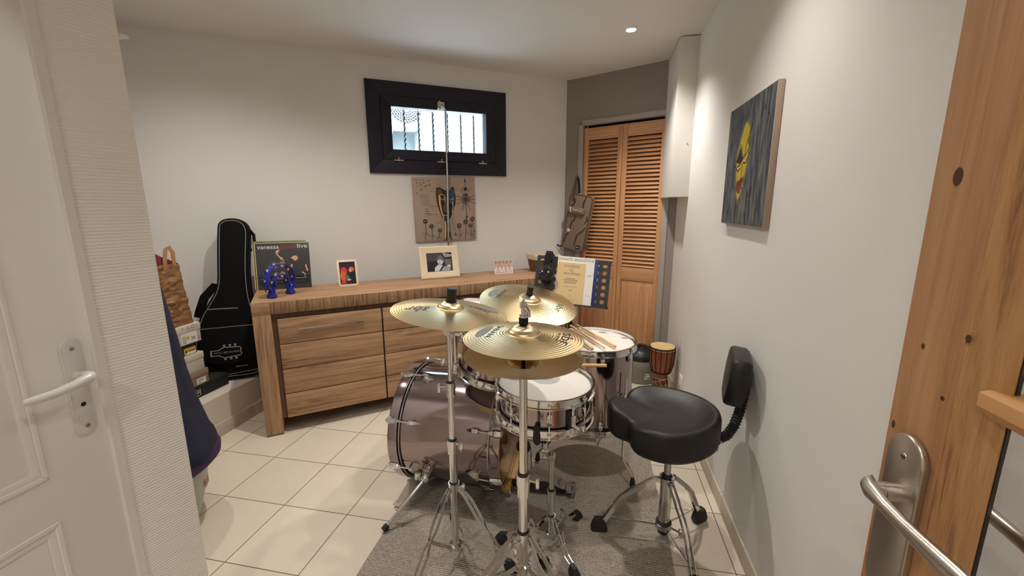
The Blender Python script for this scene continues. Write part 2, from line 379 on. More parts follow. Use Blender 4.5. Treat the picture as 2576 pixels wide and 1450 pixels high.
b = MB(RX); b.box(1.74, 2.03, z0+.135, z0+.142, .03, .034, M['blackp']); b.build('drip_slot', win)
b = MB(RX); b.box(1.862, 1.918, z1-.175, z1-.12, .03, .045, M['chrome_d'], bev=.003); b.box(1.872, 1.884, z1-.19, z1-.115, .045, .058, M['chrome_d'], bev=.003); b.box(1.9, 1.912, z1-.19, z1-.13, .045, .058, M['chrome_d'], bev=.003); b.build('latch', win)
b = MB(RX); zt = z1-.16
b.tube([(1.886, zt+.01, .055), (1.905, zt, .06), (1.918, zt-.02, .062), (1.918, 1.64, .062), (1.914, 1.25, .06), (1.912, 1.02, .05), (1.912, .93, .03)], .0085, M['chrome_d'], 14); b.build('opening_rod', win)

# what stands outside the window
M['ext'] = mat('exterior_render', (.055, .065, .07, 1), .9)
M['pave'] = mat('pale_paving', (.62, .63, .62, 1), .9, var=.1, vscale=5)
b = MB(WF); b.box(-2.0, 6.0, 1.0, 1.2, -3.0, -.22, M['pave']); st(b.build('trim_terrace', smooth=False))
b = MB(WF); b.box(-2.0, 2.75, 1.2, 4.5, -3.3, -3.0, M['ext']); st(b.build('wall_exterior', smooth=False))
gr = thing('window_grille', 'grille of twisted dark iron bars outside the small window', 'grille', W(1.9, -.19, 1.75), (0, 0, atan2(D.y, D.x)))
for k in range(6):
    b = MB(); x = (1.64, 1.755, 1.874, 1.995, 2.113, 2.227)[k]-1.9
    rings = []
    for i in range(33):
        z = .46*i/32-.01; a = i*.55
        rings.append([(x+.009*cos(a+pi/2*j), .009*sin(a+pi/2*j), z) for j in range(4)])
    b.ring(rings, M['blackm']); b.build('bar', gr, ang=50)
b = MB(); b.box(-.47, .47, -.006, .006, -.008, .002, M['blackm']); b.build('rail', gr, smooth=False); b = MB(); b.box(-.47, .47, -.006, .006, .452, .462, M['blackm']); b.build('rail', gr, smooth=False)
ac = thing('air_conditioner', 'white outdoor air conditioning unit with round fan grille seen through the window', 'air conditioner', W(2.03, -2.62, 2.43), (0, 0, atan2(D.y, D.x)))
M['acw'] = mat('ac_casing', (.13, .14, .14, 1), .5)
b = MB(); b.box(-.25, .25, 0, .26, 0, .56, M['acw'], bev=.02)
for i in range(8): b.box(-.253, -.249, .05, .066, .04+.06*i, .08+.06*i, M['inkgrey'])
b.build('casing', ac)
b = MB(Matrix.Translation((.02, -.002, .29)) @ Matrix.Rotation(radians(90), 4, 'X'))
b.lathe([(.23, 0), (.25, .006), (.255, 0)], M['acw'], 40)
for r in (.07, .1, .13, .16, .19, .22): b.torus(r, .003, M['acw'], .006, 40, 6)
for k in range(30):
    a = 2*pi*k/30; b.tube([(.05*cos(a), .05*sin(a), .006), (.14*cos(a+.25), .14*sin(a+.25), .007), (.24*cos(a+.55), .24*sin(a+.55), .004)], .003, M['acw'], 6)
b.lathe([(.0, .008), (.05, .008), (.05, .0)], M['acw'], 24); b.lathe([(0, -.001), (.24, -.001)], mat('fan_shade', (.012, .014, .015, 1), .8), 40); b.build('fan_grille', ac)
for x in (-.18, .2):
    b = MB(); b.prism([(0, 0), (.37, 0), (.37, -.24)], -.02, .02, M['acw'], T=frame((x, -.02, -.001), (0, 1, 0), (0, 0, 1))); b.build('bracket', ac)
b = MB(); b.tube([(.24, .2, .05), (.30, .2, -.06), (.34, .2, -.25), (.50, .2, -.42)], .02, M['acw'], 10); b.build('pipe', ac)
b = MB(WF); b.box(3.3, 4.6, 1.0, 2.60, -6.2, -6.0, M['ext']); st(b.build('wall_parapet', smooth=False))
rl = thing('railing', 'row of thin dark metal railing bars far outside beyond the window', 'railing', W(3.36, -5.9, 2.3), (0, 0, atan2(D.y, D.x)))
for k in range(5):
    b = MB(); b.box(.09+.155*k, .105+.155*k, -.008, .008, 0, .22, M['blackm']); b.build('baluster', rl, smooth=False)
b = MB(); b.box(.0, .85, -.012, .012, .21, .225, M['blackm']); b.build('top_rail', rl, smooth=False)

# ------------------------------------------------------------------ white panel door on the left
d1 = st(thing('door_1', None, None, (-1.2, .755, 0)))
b = MB()
b.box(-.04, 0, -.84, 0, .008, 2.05, M['doorw'], bev=.002)
b.build('leaf', d1)
def raised(y0, y1, z0, z1, nm='panel'):
    # picture-frame moulding around a raised field, on the face x = 0
    F = frame((0, 0, 0), (0, 1, 0), (0, 0, 1)); b = MB(F)
    mitred(b, y0, y1, z0, z1, .012, -.001, .006, M['doorw'], .003); mitred(b, y0+.012, y1-.012, z0+.012, z1-.012, .014, -.001, .003, M['doorw'], .001)
    a = .07; q = [(y0+.03, z0+.03), (y1-.03, z0+.03), (y1-.03, z1-.03), (y0+.03, z1-.03)]; i = [(y0+a, z0+a), (y1-a, z0+a), (y1-a, z1-a), (y0+a, z1-a)]
    vs = [(p[0], p[1], .0003) for p in q]+[(p[0], p[1], .005) for p in i]
    b.add(vs, [[0, 1, 5, 4], [1, 2, 6, 5], [2, 3, 7, 6], [3, 0, 4, 7], [4, 5, 6, 7]], M['doorw']); b.build(nm, d1)
raised(-.71, -.128, .785, 1.90); raised(-.71, -.128, .16, .675)
M['hwhite'] = mat('white_handle_enamel', (.66, .64, .62, 1), .3)
h = MB(frame((0, 0, 0), (0, 1, 0), (0, 0, 1)))
def stad(cx_, z0, z1, r, n=10):
    return [(cx_+r*cos(-pi+pi*i/n), z0+r+r*sin(-pi+pi*i/n)) for i in range(n+1)]+[(cx_+r*cos(pi*i/n), z1-r+r*sin(pi*i/n)) for i in range(n+1)]
h.prism(stad(-.043, .848, 1.092, .021), 0, .009, M['hwhite'], bev=.004); hp = h.build('handle_plate', d1)
h = MB(); h.cyl((.008, -.043, 1.0), (.03, -.043, 1.0), .011, M['hwhite']); 
h.tube([(.018, -.043, 1.0), (.046, -.041, 1.0), (.053, -.05, .999), (.054, -.08, .994), (.053, -.115, .990), (.050, -.15, .99), (.049, -.165, .991)], [.011, .0115, .012, .0105, .0095, .009, .006], M['hwhite'], 16); h.build('lever', hp)
h = MB(frame((0, 0, 0), (0, 1, 0), (0, 0, 1))); h.lathe([(0, .0095), (.0055, .0095)], M['ink'], 20, T=TR(-.043, .927, 0)); h.build('keyhole', hp)
for z in (1.066, .872):
    h = MB(frame((0, 0, 0), (0, 1, 0), (0, 0, 1))); h.lathe([(0, .0108), (.0045, .0105), (.0052, .009)], M['chrome_d'], 16, T=TR(-.043, z, 0)); h.box(-.047, -.039, z-.0007, z+.0007, .0108, .011, M['ink']); h.build('screw', hp)

# ------------------------------------------------------------------ louvred bifold cupboard door
d2 = st(thing('door_2', None, None, B, (0, 0, atan2(G.y, G.x))))
def bifold(x0, x1, tilt):
    T = RX
    def bx(n, a, c, z0, z1, d0, d1, m, par=None, bev=.002):
        b = MB(T); b.box(a, c, z0, z1, d0, d1, m, bev=bev); return b.build(n, par or d2)
    zt = 2.055-tilt
    s = .04
    leaf = bx('stile', x0, x0+s, .02, zt, -.045, -.012, M['lou']); bx('stile', x1-s, x1, .02, zt, -.045, -.012, M['lou'])
    bx('rail', x0+s, x1-s, zt-.10, zt, -.043, -.014, M['louh']); bx('rail', x0+s, x1-s, .76, .87, -.043, -.014, M['louh']); bx('rail', x0+s, x1-s, .02, .15, -.043, -.014, M['louh'])
    bx('panel', x0+s, x1-s, .15, .76, -.040, -.022, M['lou']); bx('panel', x0+s+.025, x1-s-.025, .19, .72, -.03, -.016, M['lou'], bev=.004)
    n = 33; z0 = .875; z1 = zt-.105
    for k in range(n):
        zc = z0+(k+.5)*(z1-z0)/n; b = MB(T)
        b.box(x0+s-.003, x1-s+.003, -.019, .019, -.003, .003, M['louh'], bev=.0015, T=TR(0, zc, -.03) @ Matrix.Rotation(radians(-42), 4, 'X')); b.build('slat', d2)
bifold(.176, .528, .0); bifold(.532, .893, .0)
b = MB(RX); b.box(ox0, ox1, 2.075, 2.08, -.05, -.02, M['chrome_d']); b.build('track', d2, smooth=False)
for x in (.2, .87):
    b = MB(RX); b.cyl((x, 2.05, -.03), (x, 2.078, -.03), .004, M['white'], n=10); b.build('pivot', d2)

# ------------------------------------------------------------------ glazed pine door on the right
d3 = st(thing('door_3', None, None, (.43, .661, 0)))
def pb(n, a, c, z0, z1, x0=0, x1=.04, m=None, par=None, bev=.004):
    b = MB(); b.box(x0, x1, a, c, z0, z1, m or M['pine'], bev=bev); return b.build(n, par or d3)
b = MB(); b.box(0, .04, -.098, 0, .01, 2.05, M['pine'], bev=.004)
b.prism([(.0005, -.098), (.0165, -.145), (.0178, -.145), (.0178, -.098)], .14, 1.95, M['pine_r']); b.prism([(.0222, -.098), (.0222, -.137), (.03, -.137), (.0395, -.098)], .14, 1.95, M['pine']); b.build('stile', d3)
b = MB(); b.box(0, .04, -.80, -.70, .01, 2.05, M['pine'], bev=.004); b.build('stile', d3)
for z0, z1 in ((.01, .2), (1.93, 2.05)): pb('rail', -.70, -.10, z0, z1, m=M['pineh'])
for z in (.55, 1.175, 1.62):
    b = MB(frame((0, 0, z), (0, -1, 0), (0, 0, 1))); T = frame((0, 0, 0), (0, 0, 1), (0, 1, 0))
    b = MB(frame((.02, -.128, z), (1, 0, 0), (0, 0, 1))); b.prism([(-.021, -.008), (-.021, .008), (-.012, .011), (.012, .011), (.021, .008), (.021, -.008), (.008, -.022), (-.008, -.022)], 0, .58, M['pineh'], bev=.001); b.build('glazing_bar', d3)
b = MB(); b.box(.018, .022, -.70, -.13, .2, 1.93, M['glass']); b.build('pane', d3, smooth=False)
b = MB(); b.box(.0222, .026, -.1415, -.137, .2, 1.93, M['blackm']); b.build('seal', d3, smooth=False)
for sg, x in ((-1, 0), (1, .04)):
    F = frame((x, 0, 0), (0, 1, 0), (0, 0, 1)) if sg > 0 else frame((x, 0, 0), (0, -1, 0), (0, 0, 1))
    k = 1 if sg > 0 else -1
    h = MB(F); h.prism(stad(-.056*k, .82, 1.086, .032, 14), 0, .010, M['steel'], bev=.003); hp = h.build('handle_plate', d3)
    h = MB(); xs = lambda d: x+sg*d
    h.cyl((xs(.009), -.056, 1.0), (xs(.028), -.056, 1.0), .0125, M['steel']); h.cyl((xs(.024), -.056, 1.0), (xs(.036), -.054, 1.0), .011, M['steel'])
    rings = []
    for (d, y, z, rw, rh) in ((.030, -.034, 1.0, .004, .010), (.036, -.040, .999, .010, .0125), (.040, -.055, .998, .0105, .0125), (.041, -.085, .997, .0085, .0095), (.040, -.12, .996, .008, .0095), (.038, -.155, .995, .0085, .012), (.036, -.19, .994, .009, .0145), (.035, -.208, .994, .0085, .0145)):
        rings.append([(xs(d)+rw*cos(2*pi*j/18), y, z+rh*sin(2*pi*j/18)) for j in range(18)])
    h.ring(rings, M['steel']); h.build('lever', hp)
    for z in (1.055,):
        h = MB(F); h.lathe([(0, .0115), (.0045, .0112), (.0052, .0095)], M['chrome_d'], 16, T=TR(-.056*k, z, 0)); h.box(-.056*k-.004, -.056*k+.004, z-.0008, z+.0008, .0115, .0118, M['ink']); h.build('screw', hp)
b = MB(frame((-.0005, 0, 0), (0, -1, 0), (0, 0, 1)))
M['knot'] = mat('knot', srgb(70, 42, 26), .6)
for y, z, rx, rz in ((.041, 1.423, .007, .011), (.101, 1.236, .004, .005), (.038, 1.206, .0028, .004), (.083, 1.153, .003, .003), (.012, 1.08, .003, .006)):
    b.flat([(y+rx*cos(2*pi*i/16), z+rz*sin(2*pi*i/16)) for i in range(16)], M['knot'])
b.build('knot', d3)

# ------------------------------------------------------------------ recessed ceiling spotlights
M['lamp'] = mat('lamp_lens', (1, .9, .75, 1), .4, emit=(1, .86, .68, 30))
labs = ['lit recessed ceiling spotlight in front of the louvred cupboard door']
for i, (x, y) in enumerate(SPOTS):
    t = thing('ceiling_spotlight', labs[0] if i == 0 else 'lit recessed ceiling spotlight outside the photographed part of the ceiling', 'ceiling light', (x, y, H), group='recessed ceiling spotlights')
    b = MB(); b.lathe([(.0, -.004), (.028, -.004)], M['lamp'], 32); b.build('lens', t)
    b = MB(); b.lathe([(.028, -.004), (.031, -.010), (.040, -.007), (.042, 0)], M['white'], 32); b.build('rim', t)
# wall socket near the floor
t = thing('wall_socket', 'white plug socket low on the right wall beside the small goblet drum', 'socket', (XR, 2.89, .2))
b = MB(); b.box(-.010, -.0005, -.04, .04, -.04, .04, M['white'], bev=.003); b.build('plate', t)
b = MB(frame((-.0101, 0, 0), (0, -1, 0), (0, 0, 1))); b.lathe([(0, -.004), (.018, -.004), (.02, .001)], M['white'], 24); b.lathe([(0, 0), (.003, 0)], M['ink'], 10, T=TR(-.008, 0, -.003)); b.lathe([(0, 0), (.003, 0)], M['ink'], 10, T=TR(.008, 0, -.003)); b.build('outlet', t)
# small shelf end by the pier
t = MB(); t.box(-2.94, -2.515, 1.99, 2.03, 2.288, 2.303, M['white'], bev=.002); tag(t.build('wall_shelf'), 'end of a thin white shelf high up behind the ribbed pier', 'shelf')
# ------------------------------------------------------------------ sideboard
O = Vector((-1.933, 2.0, 0)); CA = radians(38.2); CH = .845
E1 = Vector((cos(CA), sin(CA), 0)); E2 = Vector((-sin(CA), cos(CA), 0))
def C(x, y, z=CH): return O+E1*x+E2*y+Vector((0, 0, z))
sb = thing('sideboard', 'long rustic wooden sideboard with planked drawers under the window', 'sideboard', O, (0, 0, CA))
LEN, DEP = 2.30, .48
b = MB(); b.box(.0, LEN, 0, DEP, .768, CH, M['cab'], bev=.003); tp = b.build('top', sb)
b = MB(); b.box(.096, LEN-.096, -.004, .012, .769, CH-.002, M['bark'], bev=.002); tag(b.build('edge_band', tp), 'rough dark bark-like front edge')
for x in (0, LEN-.095):
    b = MB(); b.box(x, x+.095, -.001, DEP, .012, .767, M['cabv'], bev=.003); lg = b.build('side_panel', sb)
    b = MB(); b.box(x+.003, x+.092, .003, DEP-.003, 0, .013, M['inkgrey']); b.build('foot_pad', lg, smooth=False)
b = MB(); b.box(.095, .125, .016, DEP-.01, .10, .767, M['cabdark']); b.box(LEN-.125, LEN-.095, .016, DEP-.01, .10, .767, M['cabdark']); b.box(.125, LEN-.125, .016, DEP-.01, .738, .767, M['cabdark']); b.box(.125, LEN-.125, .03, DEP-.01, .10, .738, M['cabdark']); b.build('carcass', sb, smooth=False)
for x0, cw in ((.125, .598), (.733, .834), (1.577, .598)):
    for r in range(4):
        z1 = .735-r*.159
        b = MB(); b.box(x0, x0+cw, .0, .03, z1-.1545, z1, M['cab'], bev=.002); dr = b.build('drawer_front', sb)
        if r == 0:
            xc = x0+cw/2; b = MB()
            b.box(xc-.19, xc+.19, -.018, -.008, z1-.072, z1-.062, M['steel'], bev=.002)
            for sx in (-.15, .15): b.box(xc+sx-.004, xc+sx+.004, -.01, .004, z1-.071, z1-.063, M['steel'])
            b.build('bar_handle', dr)

# ------------------------------------------------------------------ things on the sideboard
M['blue'] = mat('blue_plastic', srgb(26, 44, 150), .3)
tm = thing('tambourine', 'blue half-moon tambourine with silver jingles standing on the sideboard corner', 'tambourine', C(.155, .165), (0, 0, CA+radians(45)))
# local x along the feet, y thickness, z up
def arch(ro, ri, w_, cz, a0, a1, n=28):
    rings = []
    for i in range(n+1):
        a = a0+(a1-a0)*i/n; rings.append([(r*cos(a), y, cz+r*sin(a)) for r, y in ((ro, -w_), (ro, w_), (ri, w_), (ri, -w_))])
    return rings
b = MB(); b.ring(arch(.104, .098, .024, .10, radians(-38), radians(218)), M['blue']); b.build('outer_hoop', tm)
b = MB(); b.ring(arch(.056, .049, .022, .085, radians(-20), radians(200), 24), M['blue']); b.build('grip', tm)
for s in (-1, 1):
    b = MB(); b.tube([(s*.085, 0, .045), (s*.075, 0, .02), (s*.062, 0, .012)], [.014, .016, .012], M['blue'], 12); b.box(s*.07-.02, s*.07+.02, -.024, .024, 0, .022, M['blue'], bev=.006); b.tube([(s*.05, 0, .07), (s*.055, 0, .04), (s*.06, 0, .015)], .012, M['blue'], 10); b.build('foot', tm)
for k, (R_, cz) in enumerate([(.101, .10)]*8+[(.053, .085)]*4):
    a = radians(-28+236*k/7) if k < 8 else radians(10+160*(k-8)/3)
    b = MB(TR(R_*cos(a), 0, cz+R_*sin(a)))
    for dz in (-.004, .004): b.lathe([(0, dz+.002), (.007, dz+.002), (.010, dz), (.019, dz), (.019, dz-.0008), (0, dz-.0008)], M['chrome'], 20, T=Matrix.Rotation(radians(90), 4, 'X'))
    b.build('jingle', tm)

# records leaning back
def slab(name, label, cat, loc, rz, lean, wd, hg, th, m, group=None):
    o = thing(name, label, cat, loc, (0, 0, rz), group); o.rotation_euler = (-lean, 0, rz); return o
lean = radians(12)
M['sleeve'] = mat('dark_sleeve', srgb(62, 61, 62), .3); M['skin'] = mat('printed_skin', srgb(214, 160, 126), .5); M['red'] = mat('printed_red', srgb(150, 62, 58), .5)
M['sleeve2'] = mat('green_gold_sleeve', srgb(120, 112, 70), .4, var=.6, vscale=14); M['edgew'] = mat('sleeve_edge', srgb(205, 192, 150), .6)
RA = atan2(.402-.445, .345)+CA
rec2 = thing('vinyl_record', 'vinyl record in green and gold sleeve, hidden behind the dark one', 'record', C(-.005, .45), (-radians(9), 0, RA), 'records on the sideboard')
b = MB(); b.box(0, .325, 0, .004, 0, .325, M['sleeve2'], bev=.001); b.build('sleeve', rec2)
b = MB(); b.box(.0, .004, -.0006, .004, 0, .30, M['edgew']); b.build('spine', rec2)
rec = thing('vinyl_record', 'dark grey vinyl record sleeve titled in white and red, leaning behind the blue tambourine', 'record', C(.012, .436), (-radians(9), 0, RA), 'records on the sideboard')
F = frame((0, -.0005, 0), (1, 0, 0), (0, 0, 1))
b = MB(); b.box(0, .325, 0, .005, 0, .310, M['sleeve'], bev=.001); b.M = F
b.text('vanessa', .040, M['paper'], TR(.012, .285, 0), align='LEFT', width=.128)
b.text('paradis', .040, M['red'], TR(.142, .285, 0), align='LEFT', width=.105)
b.text('live', .040, M['paper'], TR(.250, .287, 0), align='LEFT', width=.062)
def P(pts, m, z=0): b.flat(pts, m, z=z)
P([(.118, .252), (.125, .262), (.148, .265), (.138, .252), (.130, .238), (.122, .236)], M['skin']); P([(.122, .236), (.130, .238), (.145, .217), (.138, .213)], M['skin'])
P([(.138, .213), (.145, .217), (.158, .214), (.160, .200), (.148, .197)], M['skin']); P([(.158, .196), (.166, .200), (.166, .190), (.160, .188)], M['skin'])
P([(.205, .206), (.225, .222), (.245, .222), (.252, .210), (.248, .196), (.236, .186), (.222, .196), (.215, .206)], M['skin'])
P([(.205, .165), (.216, .165), (.214, .140), (.203, .146)], M['skin']); P([(.292, .158), (.300, .160), (.310, .120), (.302, .112)], M['skin'])
b.line([(.27, .11), (.29, .095), (.285, .08), (.30, .07)], .004, M['paper']); P([(.01, .03), (.315, .03), (.315, .088), (.01, .088)], mat('sleeve_band', srgb(34, 33, 34), .4))
b.line([(.02, .07), (.29, .07)], .0016, M['paper'], z=.0003); b.line([(.02, .05), (.29, .05)], .0016, M['inkgrey'], z=.0003)
b.build('sleeve', rec)
b = MB(); b.box(-.004, .0, -.0006, .0055, 0, .310, M['edgew']); b.box(-.004, .325, -.0006, .0055, .310, .313, M['edgew']); b.build('spine', rec)

# acrylic photo frame
M['photo_d'] = mat('photo_dark', srgb(52, 34, 58), .25); M['ph_red'] = mat('photo_red', srgb(196, 62, 52), .3); M['ph_gr'] = mat('photo_green', srgb(70, 110, 90), .3); M['ph_bk'] = mat('photo_black', srgb(26, 26, 38), .3); M['ph_or'] = mat('photo_orange', srgb(206, 100, 60), .3)
ac_ = thing('framed_photo', 'small portrait photo in cream-bordered acrylic frame, left of the larger frame', 'photo frame', C(.50, .296, CH+.002), (-radians(14), 0, CA+radians(0)), 'framed photos on the sideboard')
b = MB(); b.box(0, .131, 0, .006, 0, .187, M['cream'], bev=.001)
b.build('border', ac_)
b = MB(); b.M = frame((0, -.0006, 0), (1, 0, 0), (0, 0, 1)); P([(.014, .016), (.117, .016), (.117, .172), (.014, .172)], M['photo_d'])
def ell(cx_, cy_, rx, ry, n=20): return [(cx_+rx*cos(2*pi*i/n), cy_+ry*sin(2*pi*i/n)) for i in range(n)]
def PE(cx_, cy_, rx, ry, m, z): b.flat(ell(cx_, cy_, rx, ry), m, z=z)
PE(.042, .108, .022, .028, M['ph_red'], .0002); PE(.036, .075, .020, .034, M['ph_or'], .0003); P([(.020, .020), (.052, .020), (.050, .045), (.024, .05)], M['ph_red'], .0004)
PE(.092, .118, .018, .018, M['ph_or'], .0002); PE(.084, .110, .009, .012, M['skin'], .0004); P([(.070, .018), (.116, .018), (.116, .102), (.090, .104), (.076, .070)], M['ph_bk'], .0003); PE(.060, .066, .015, .014, M['ph_gr'], .0006); PE(.070, .046, .014, .007, M['skin'], .0007)
b.build('photograph', ac_)
for x in (.007, .124):
    for y in (.008, .179): b = MB(frame((0, -.0012, 0), (1, 0, 0), (0, 0, 1))); b.lathe([(0, .002), (.0025, .0015), (.003, 0)], M['chrome_d'], 12, T=TR(x, y, 0)); b.build('screw', ac_)

# cream frame with a black and white photo
G1, G2, G3, G4, G5 = (mat('photo_grey', srgb(v, v, v+6), .3) for v in (38, 70, 108, 160, 205))
cf = thing('framed_photo', 'cream wooden frame with black and white baby photo, under the canvas', 'photo frame', C(1.085, .315, CH+.005), (-radians(13), 0, CA-radians(1)), 'framed photos on the sideboard')
WF_, HF_ = .305, .248
b = MB(); F2 = frame((0, .012, 0), (1, 0, 0), (0, 0, 1))
q = [(0, 0), (WF_, 0), (WF_, HF_), (0, HF_)]; wi = .052; i_ = [(wi, wi), (WF_-wi, wi), (WF_-wi, HF_-wi), (wi, HF_-wi)]
vs = [(p[0], p[1], -.004) for p in q]+[(p[0], p[1], .010) for p in q]+[(p[0]+.01*(1 if p[0] < .1 else -1), p[1]+.01*(1 if p[1] < .1 else -1), .014) for p in q]+[(p[0], p[1], .005) for p in i_]+[(p[0], p[1], -.002) for p in i_]
fs = []
for k in range(4):
    j = (k+1) % 4
    for L_ in (0, 4, 8, 12): fs.append([L_+k, L_+j, L_+4+j, L_+4+k])
b.add(vs, fs, M['cream'], F2); b.build('moulding', cf, ang=20)
b = MB(); b.box(.004, WF_-.004, .014, .018, .004, HF_-.004, M['inkgrey']); b.prism([(0, 0), (.07, 0), (.02, .16)], -.002, .002, M['inkgrey'], T=frame((WF_/2, .018, .02), (0, 1, 0), (0, 0, 1))); b.build('easel_back', cf, smooth=False)
b = MB(F2); px0, py0, pw, ph = wi, wi, WF_-2*wi, HF_-2*wi
def U(pts): return [(px0+u*pw, py0+(1-v)*ph) for u, v in pts]
def PU(pts, m, z): b.flat(U(pts), m, z=z)
def EU(u, v, ru, rv, m, z): b.flat([(px0+(u+ru*cos(2*pi*i/20))*pw, py0+(1-v-rv*sin(2*pi*i/20))*ph) for i in range(20)], m, z=z)
PU([(0, 0), (1, 0), (1, 1), (0, 1)], G1, .0012); PU([(0, 0), (.6, 0), (.5, .4), (0, .45)], G2, .0014); PU([(.62, .0), (.78, 0), (.72, .28)], G4, .0015); PU([(.78, .05), (1, .12), (1, .22), (.75, .26)], G4, .0015); PU([(.7, .35), (.95, .35), (.98, .75), (.72, .7)], G3, .0015)
EU(.53, .46, .12, .17, G5, .0018); PU([(.40, .42), (.42, .28), (.56, .10), (.64, .22), (.70, .48), (.62, .44), (.52, .36)], G3, .002); EU(.50, .47, .015, .02, G1, .0022); EU(.50, .56, .03, .02, G2, .0022)
PU([(.28, .98), (.30, .78), (.44, .62), (.60, .66), (.64, .98)], G5, .002); PU([(.45, .98), (.60, .70), (.95, .62), (1, .72), (.98, .98)], G2, .0022); PU([(.52, .98), (.66, .76), (.92, .70), (.90, .98)], G4, .0024); EU(.86, .72, .08, .06, G5, .0026)
b.build('photograph', cf)

# small unframed photo
M['ph_bg'] = mat('photo_taupe', srgb(176, 160, 148), .4); M['ph_wt'] = mat('photo_white', srgb(224, 214, 206), .4); M['ph_hair'] = mat('photo_hair', srgb(70, 50, 44), .4)
sp_ = thing('photo_print', 'small unframed photo print of a row of people in pale trousers', 'photo', C(1.685, .305, CH+.001), (-radians(16), 0, CA-radians(6)))
b = MB(); b.box(0, .162, 0, .002, 0, .112, M['paper']); b.M = frame((0, -.0005, 0), (1, 0, 0), (0, 0, 1))
P([(.002, .006), (.160, .006), (.160, .110), (.002, .110)], M['ph_bg'])
for k, x in enumerate((.018, .050, .083, .115, .150)):
    dx = (-.004, .004, -.003, .006, .002)[k]
    for s in (-1, 1): P([(x+s*.003-.004, .056), (x+s*.003+.004, .056), (x+dx+s*.009+.005, .012), (x+dx+s*.009-.006, .012)], M['ph_wt'], .0003)
    P([(x-.008, .056), (x+.008, .056), (x+.010, .084), (x-.010, .084)], M['skin'] if k != 1 else M['ph_bg'], .0004); b.flat(ell(x, .094, .007, .009), M['ph_hair'], z=.0003); b.flat(ell(x, .092, .004, .006), M['skin'], z=.0005)
P([(.083-.03, .078), (.115+.01, .082), (.115, .076), (.083-.03, .073)], M['skin'], .0005)
b.build('print', sp_)

# wicker basket with cloth lining
bk = thing('basket', 'small wicker basket with cream cloth lining at the far end of the sideboard', 'basket', C(2.155, .32), (0, 0, CA))
M['wicker'] = wave_mat('wicker', srgb(92, 58, 36), 40, 'Z', .8, .7, srgb(140, 92, 58), dist=3)
M['linen'] = mat('cream_linen', srgb(216, 200, 176), .9, bump=.3, bscale=120)
def rrect(a, c, r, n=6):
    p = []
    for (cx_, cy_, a0) in ((a-r, c-r, 0), (-a+r, c-r, 90), (-a+r, -c+r, 180), (a-r, -c+r, 270)):
        for i in range(n+1): p.append((cx_+r*cos(radians(a0+90*i/n)), cy_+r*sin(radians(a0+90*i/n))))
    return p
b = MB(); b.ring([[(x, y, z) for x, y in rrect(a, c, .03)] for a, c, z in ((.100, .075, 0), (.112, .085, .06), (.122, .092, .12))], M['wicker']); b.build('body', bk)
b = MB(); b.ring([[(x, y, z+.003*sin(40*x)) for x, y in rrect(a, c, .032)] for a, c, z in ((.126, .096, .098), (.128, .098, .115), (.130, .1, .132), (.126, .096, .143), (.118, .088, .142), (.112, .082, .10))], M['linen'], closed_ends=False); b.build('lining', bk)
b = MB(); b.tube([(-.055, -.103, .128), (-.035, -.106, .148), (0, -.107, .155), (.035, -.106, .148), (.055, -.103, .128)], .005, M['wicker'], 8); b.build('handle', bk)

# ------------------------------------------------------------------ canvases
M['canvas_t'] = mat('taupe_canvas', srgb(168, 148, 132), .85, bump=.1, bscale=400, var=.06, vscale=10)
cv = thing('canvas_painting', 'square taupe canvas with dark painted face, sun and flowers below the window', 'painting', WF @ Vector((1.654, 1.108, .001)), (0, 0, atan2(D.y, D.x)))
cv.rotation_euler = (0, radians(-1.2), atan2(D.y, D.x))
S = .512
b = MB(RX); b.box(0, S, 0, S, 0, .018, M['canvas_t'], bev=.002); b.build('canvas', cv)
b = MB(RX @ TR(0, 0, .0184))
def Q(pts): return [(u*S, (1-v)*S) for u, v in pts]
def q_(u, v): return (u*S, (1-v)*S)
YT = mat('paint_tan', srgb(176, 150, 110), .7); PK = M['ink']; BR = mat('paint_brown', srgb(96, 70, 54), .7); YL = mat('paint_ochre', srgb(222, 178, 98), .7); BL = mat('paint_blue', srgb(52, 78, 104), .7); BK2 = mat('paint_black', srgb(38, 32, 32), .7); WH = mat('paint_white', srgb(214, 204, 190), .7)
zz = [0]
def pf(pts, m): zz[0] += .00004; b.flat(Q(pts), m, z=zz[0])
def pl(pts, wd, m=None): zz[0] += .00004; b.line(Q(pts), wd*S if not isinstance(wd, list) else [x*S for x in wd], m or PK, z=zz[0])
pf([(.37, .17), (.42, .15), (.50, .20), (.58, .21), (.63, .14), (.66, .18), (.68, .33), (.67, .42), (.63, .52), (.60, .60), (.55, .68), (.50, .70), (.44, .64), (.40, .52), (.365, .38), (.36, .28)], BK2)
pf([(.39, .18), (.44, .18), (.47, .26), (.42, .28), (.40, .40), (.385, .34)], BR); pf([(.55, .22), (.65, .18), (.665, .35), (.64, .42), (.57, .42)], BL)
pf([(.40, .28), (.43, .27), (.43, .40), (.45, .55), (.475, .66), (.46, .66), (.42, .52), (.40, .40)], YL); pl([(.41, .285), (.45, .265), (.49, .28), (.505, .32), (.50, .40)], .012, YL)
def pe(u, v, ru, rv, m): zz[0] += .00004; b.flat([q_(u+ru*cos(2*pi*i/18), v+rv*sin(2*pi*i/18)) for i in range(18)], m, z=zz[0])
pe(.465, .335, .028, .022, WH); pe(.465, .33, .022, .02, BK2); pe(.605, .335, .032, .02, WH); pe(.603, .33, .022, .018, BK2); pe(.468, .33, .008, .008, BL); pe(.60, .33, .008, .008, BL)
pf([(.46, .44), (.53, .40), (.54, .52), (.50, .56), (.47, .54)], BR); pl([(.44, .575), (.48, .595), (.53, .60)], .008, WH); pl([(.62, .38), (.63, .46), (.605, .56)], .008, WH); pf([(.47, .56), (.53, .545), (.59, .56), (.53, .585)], PK)
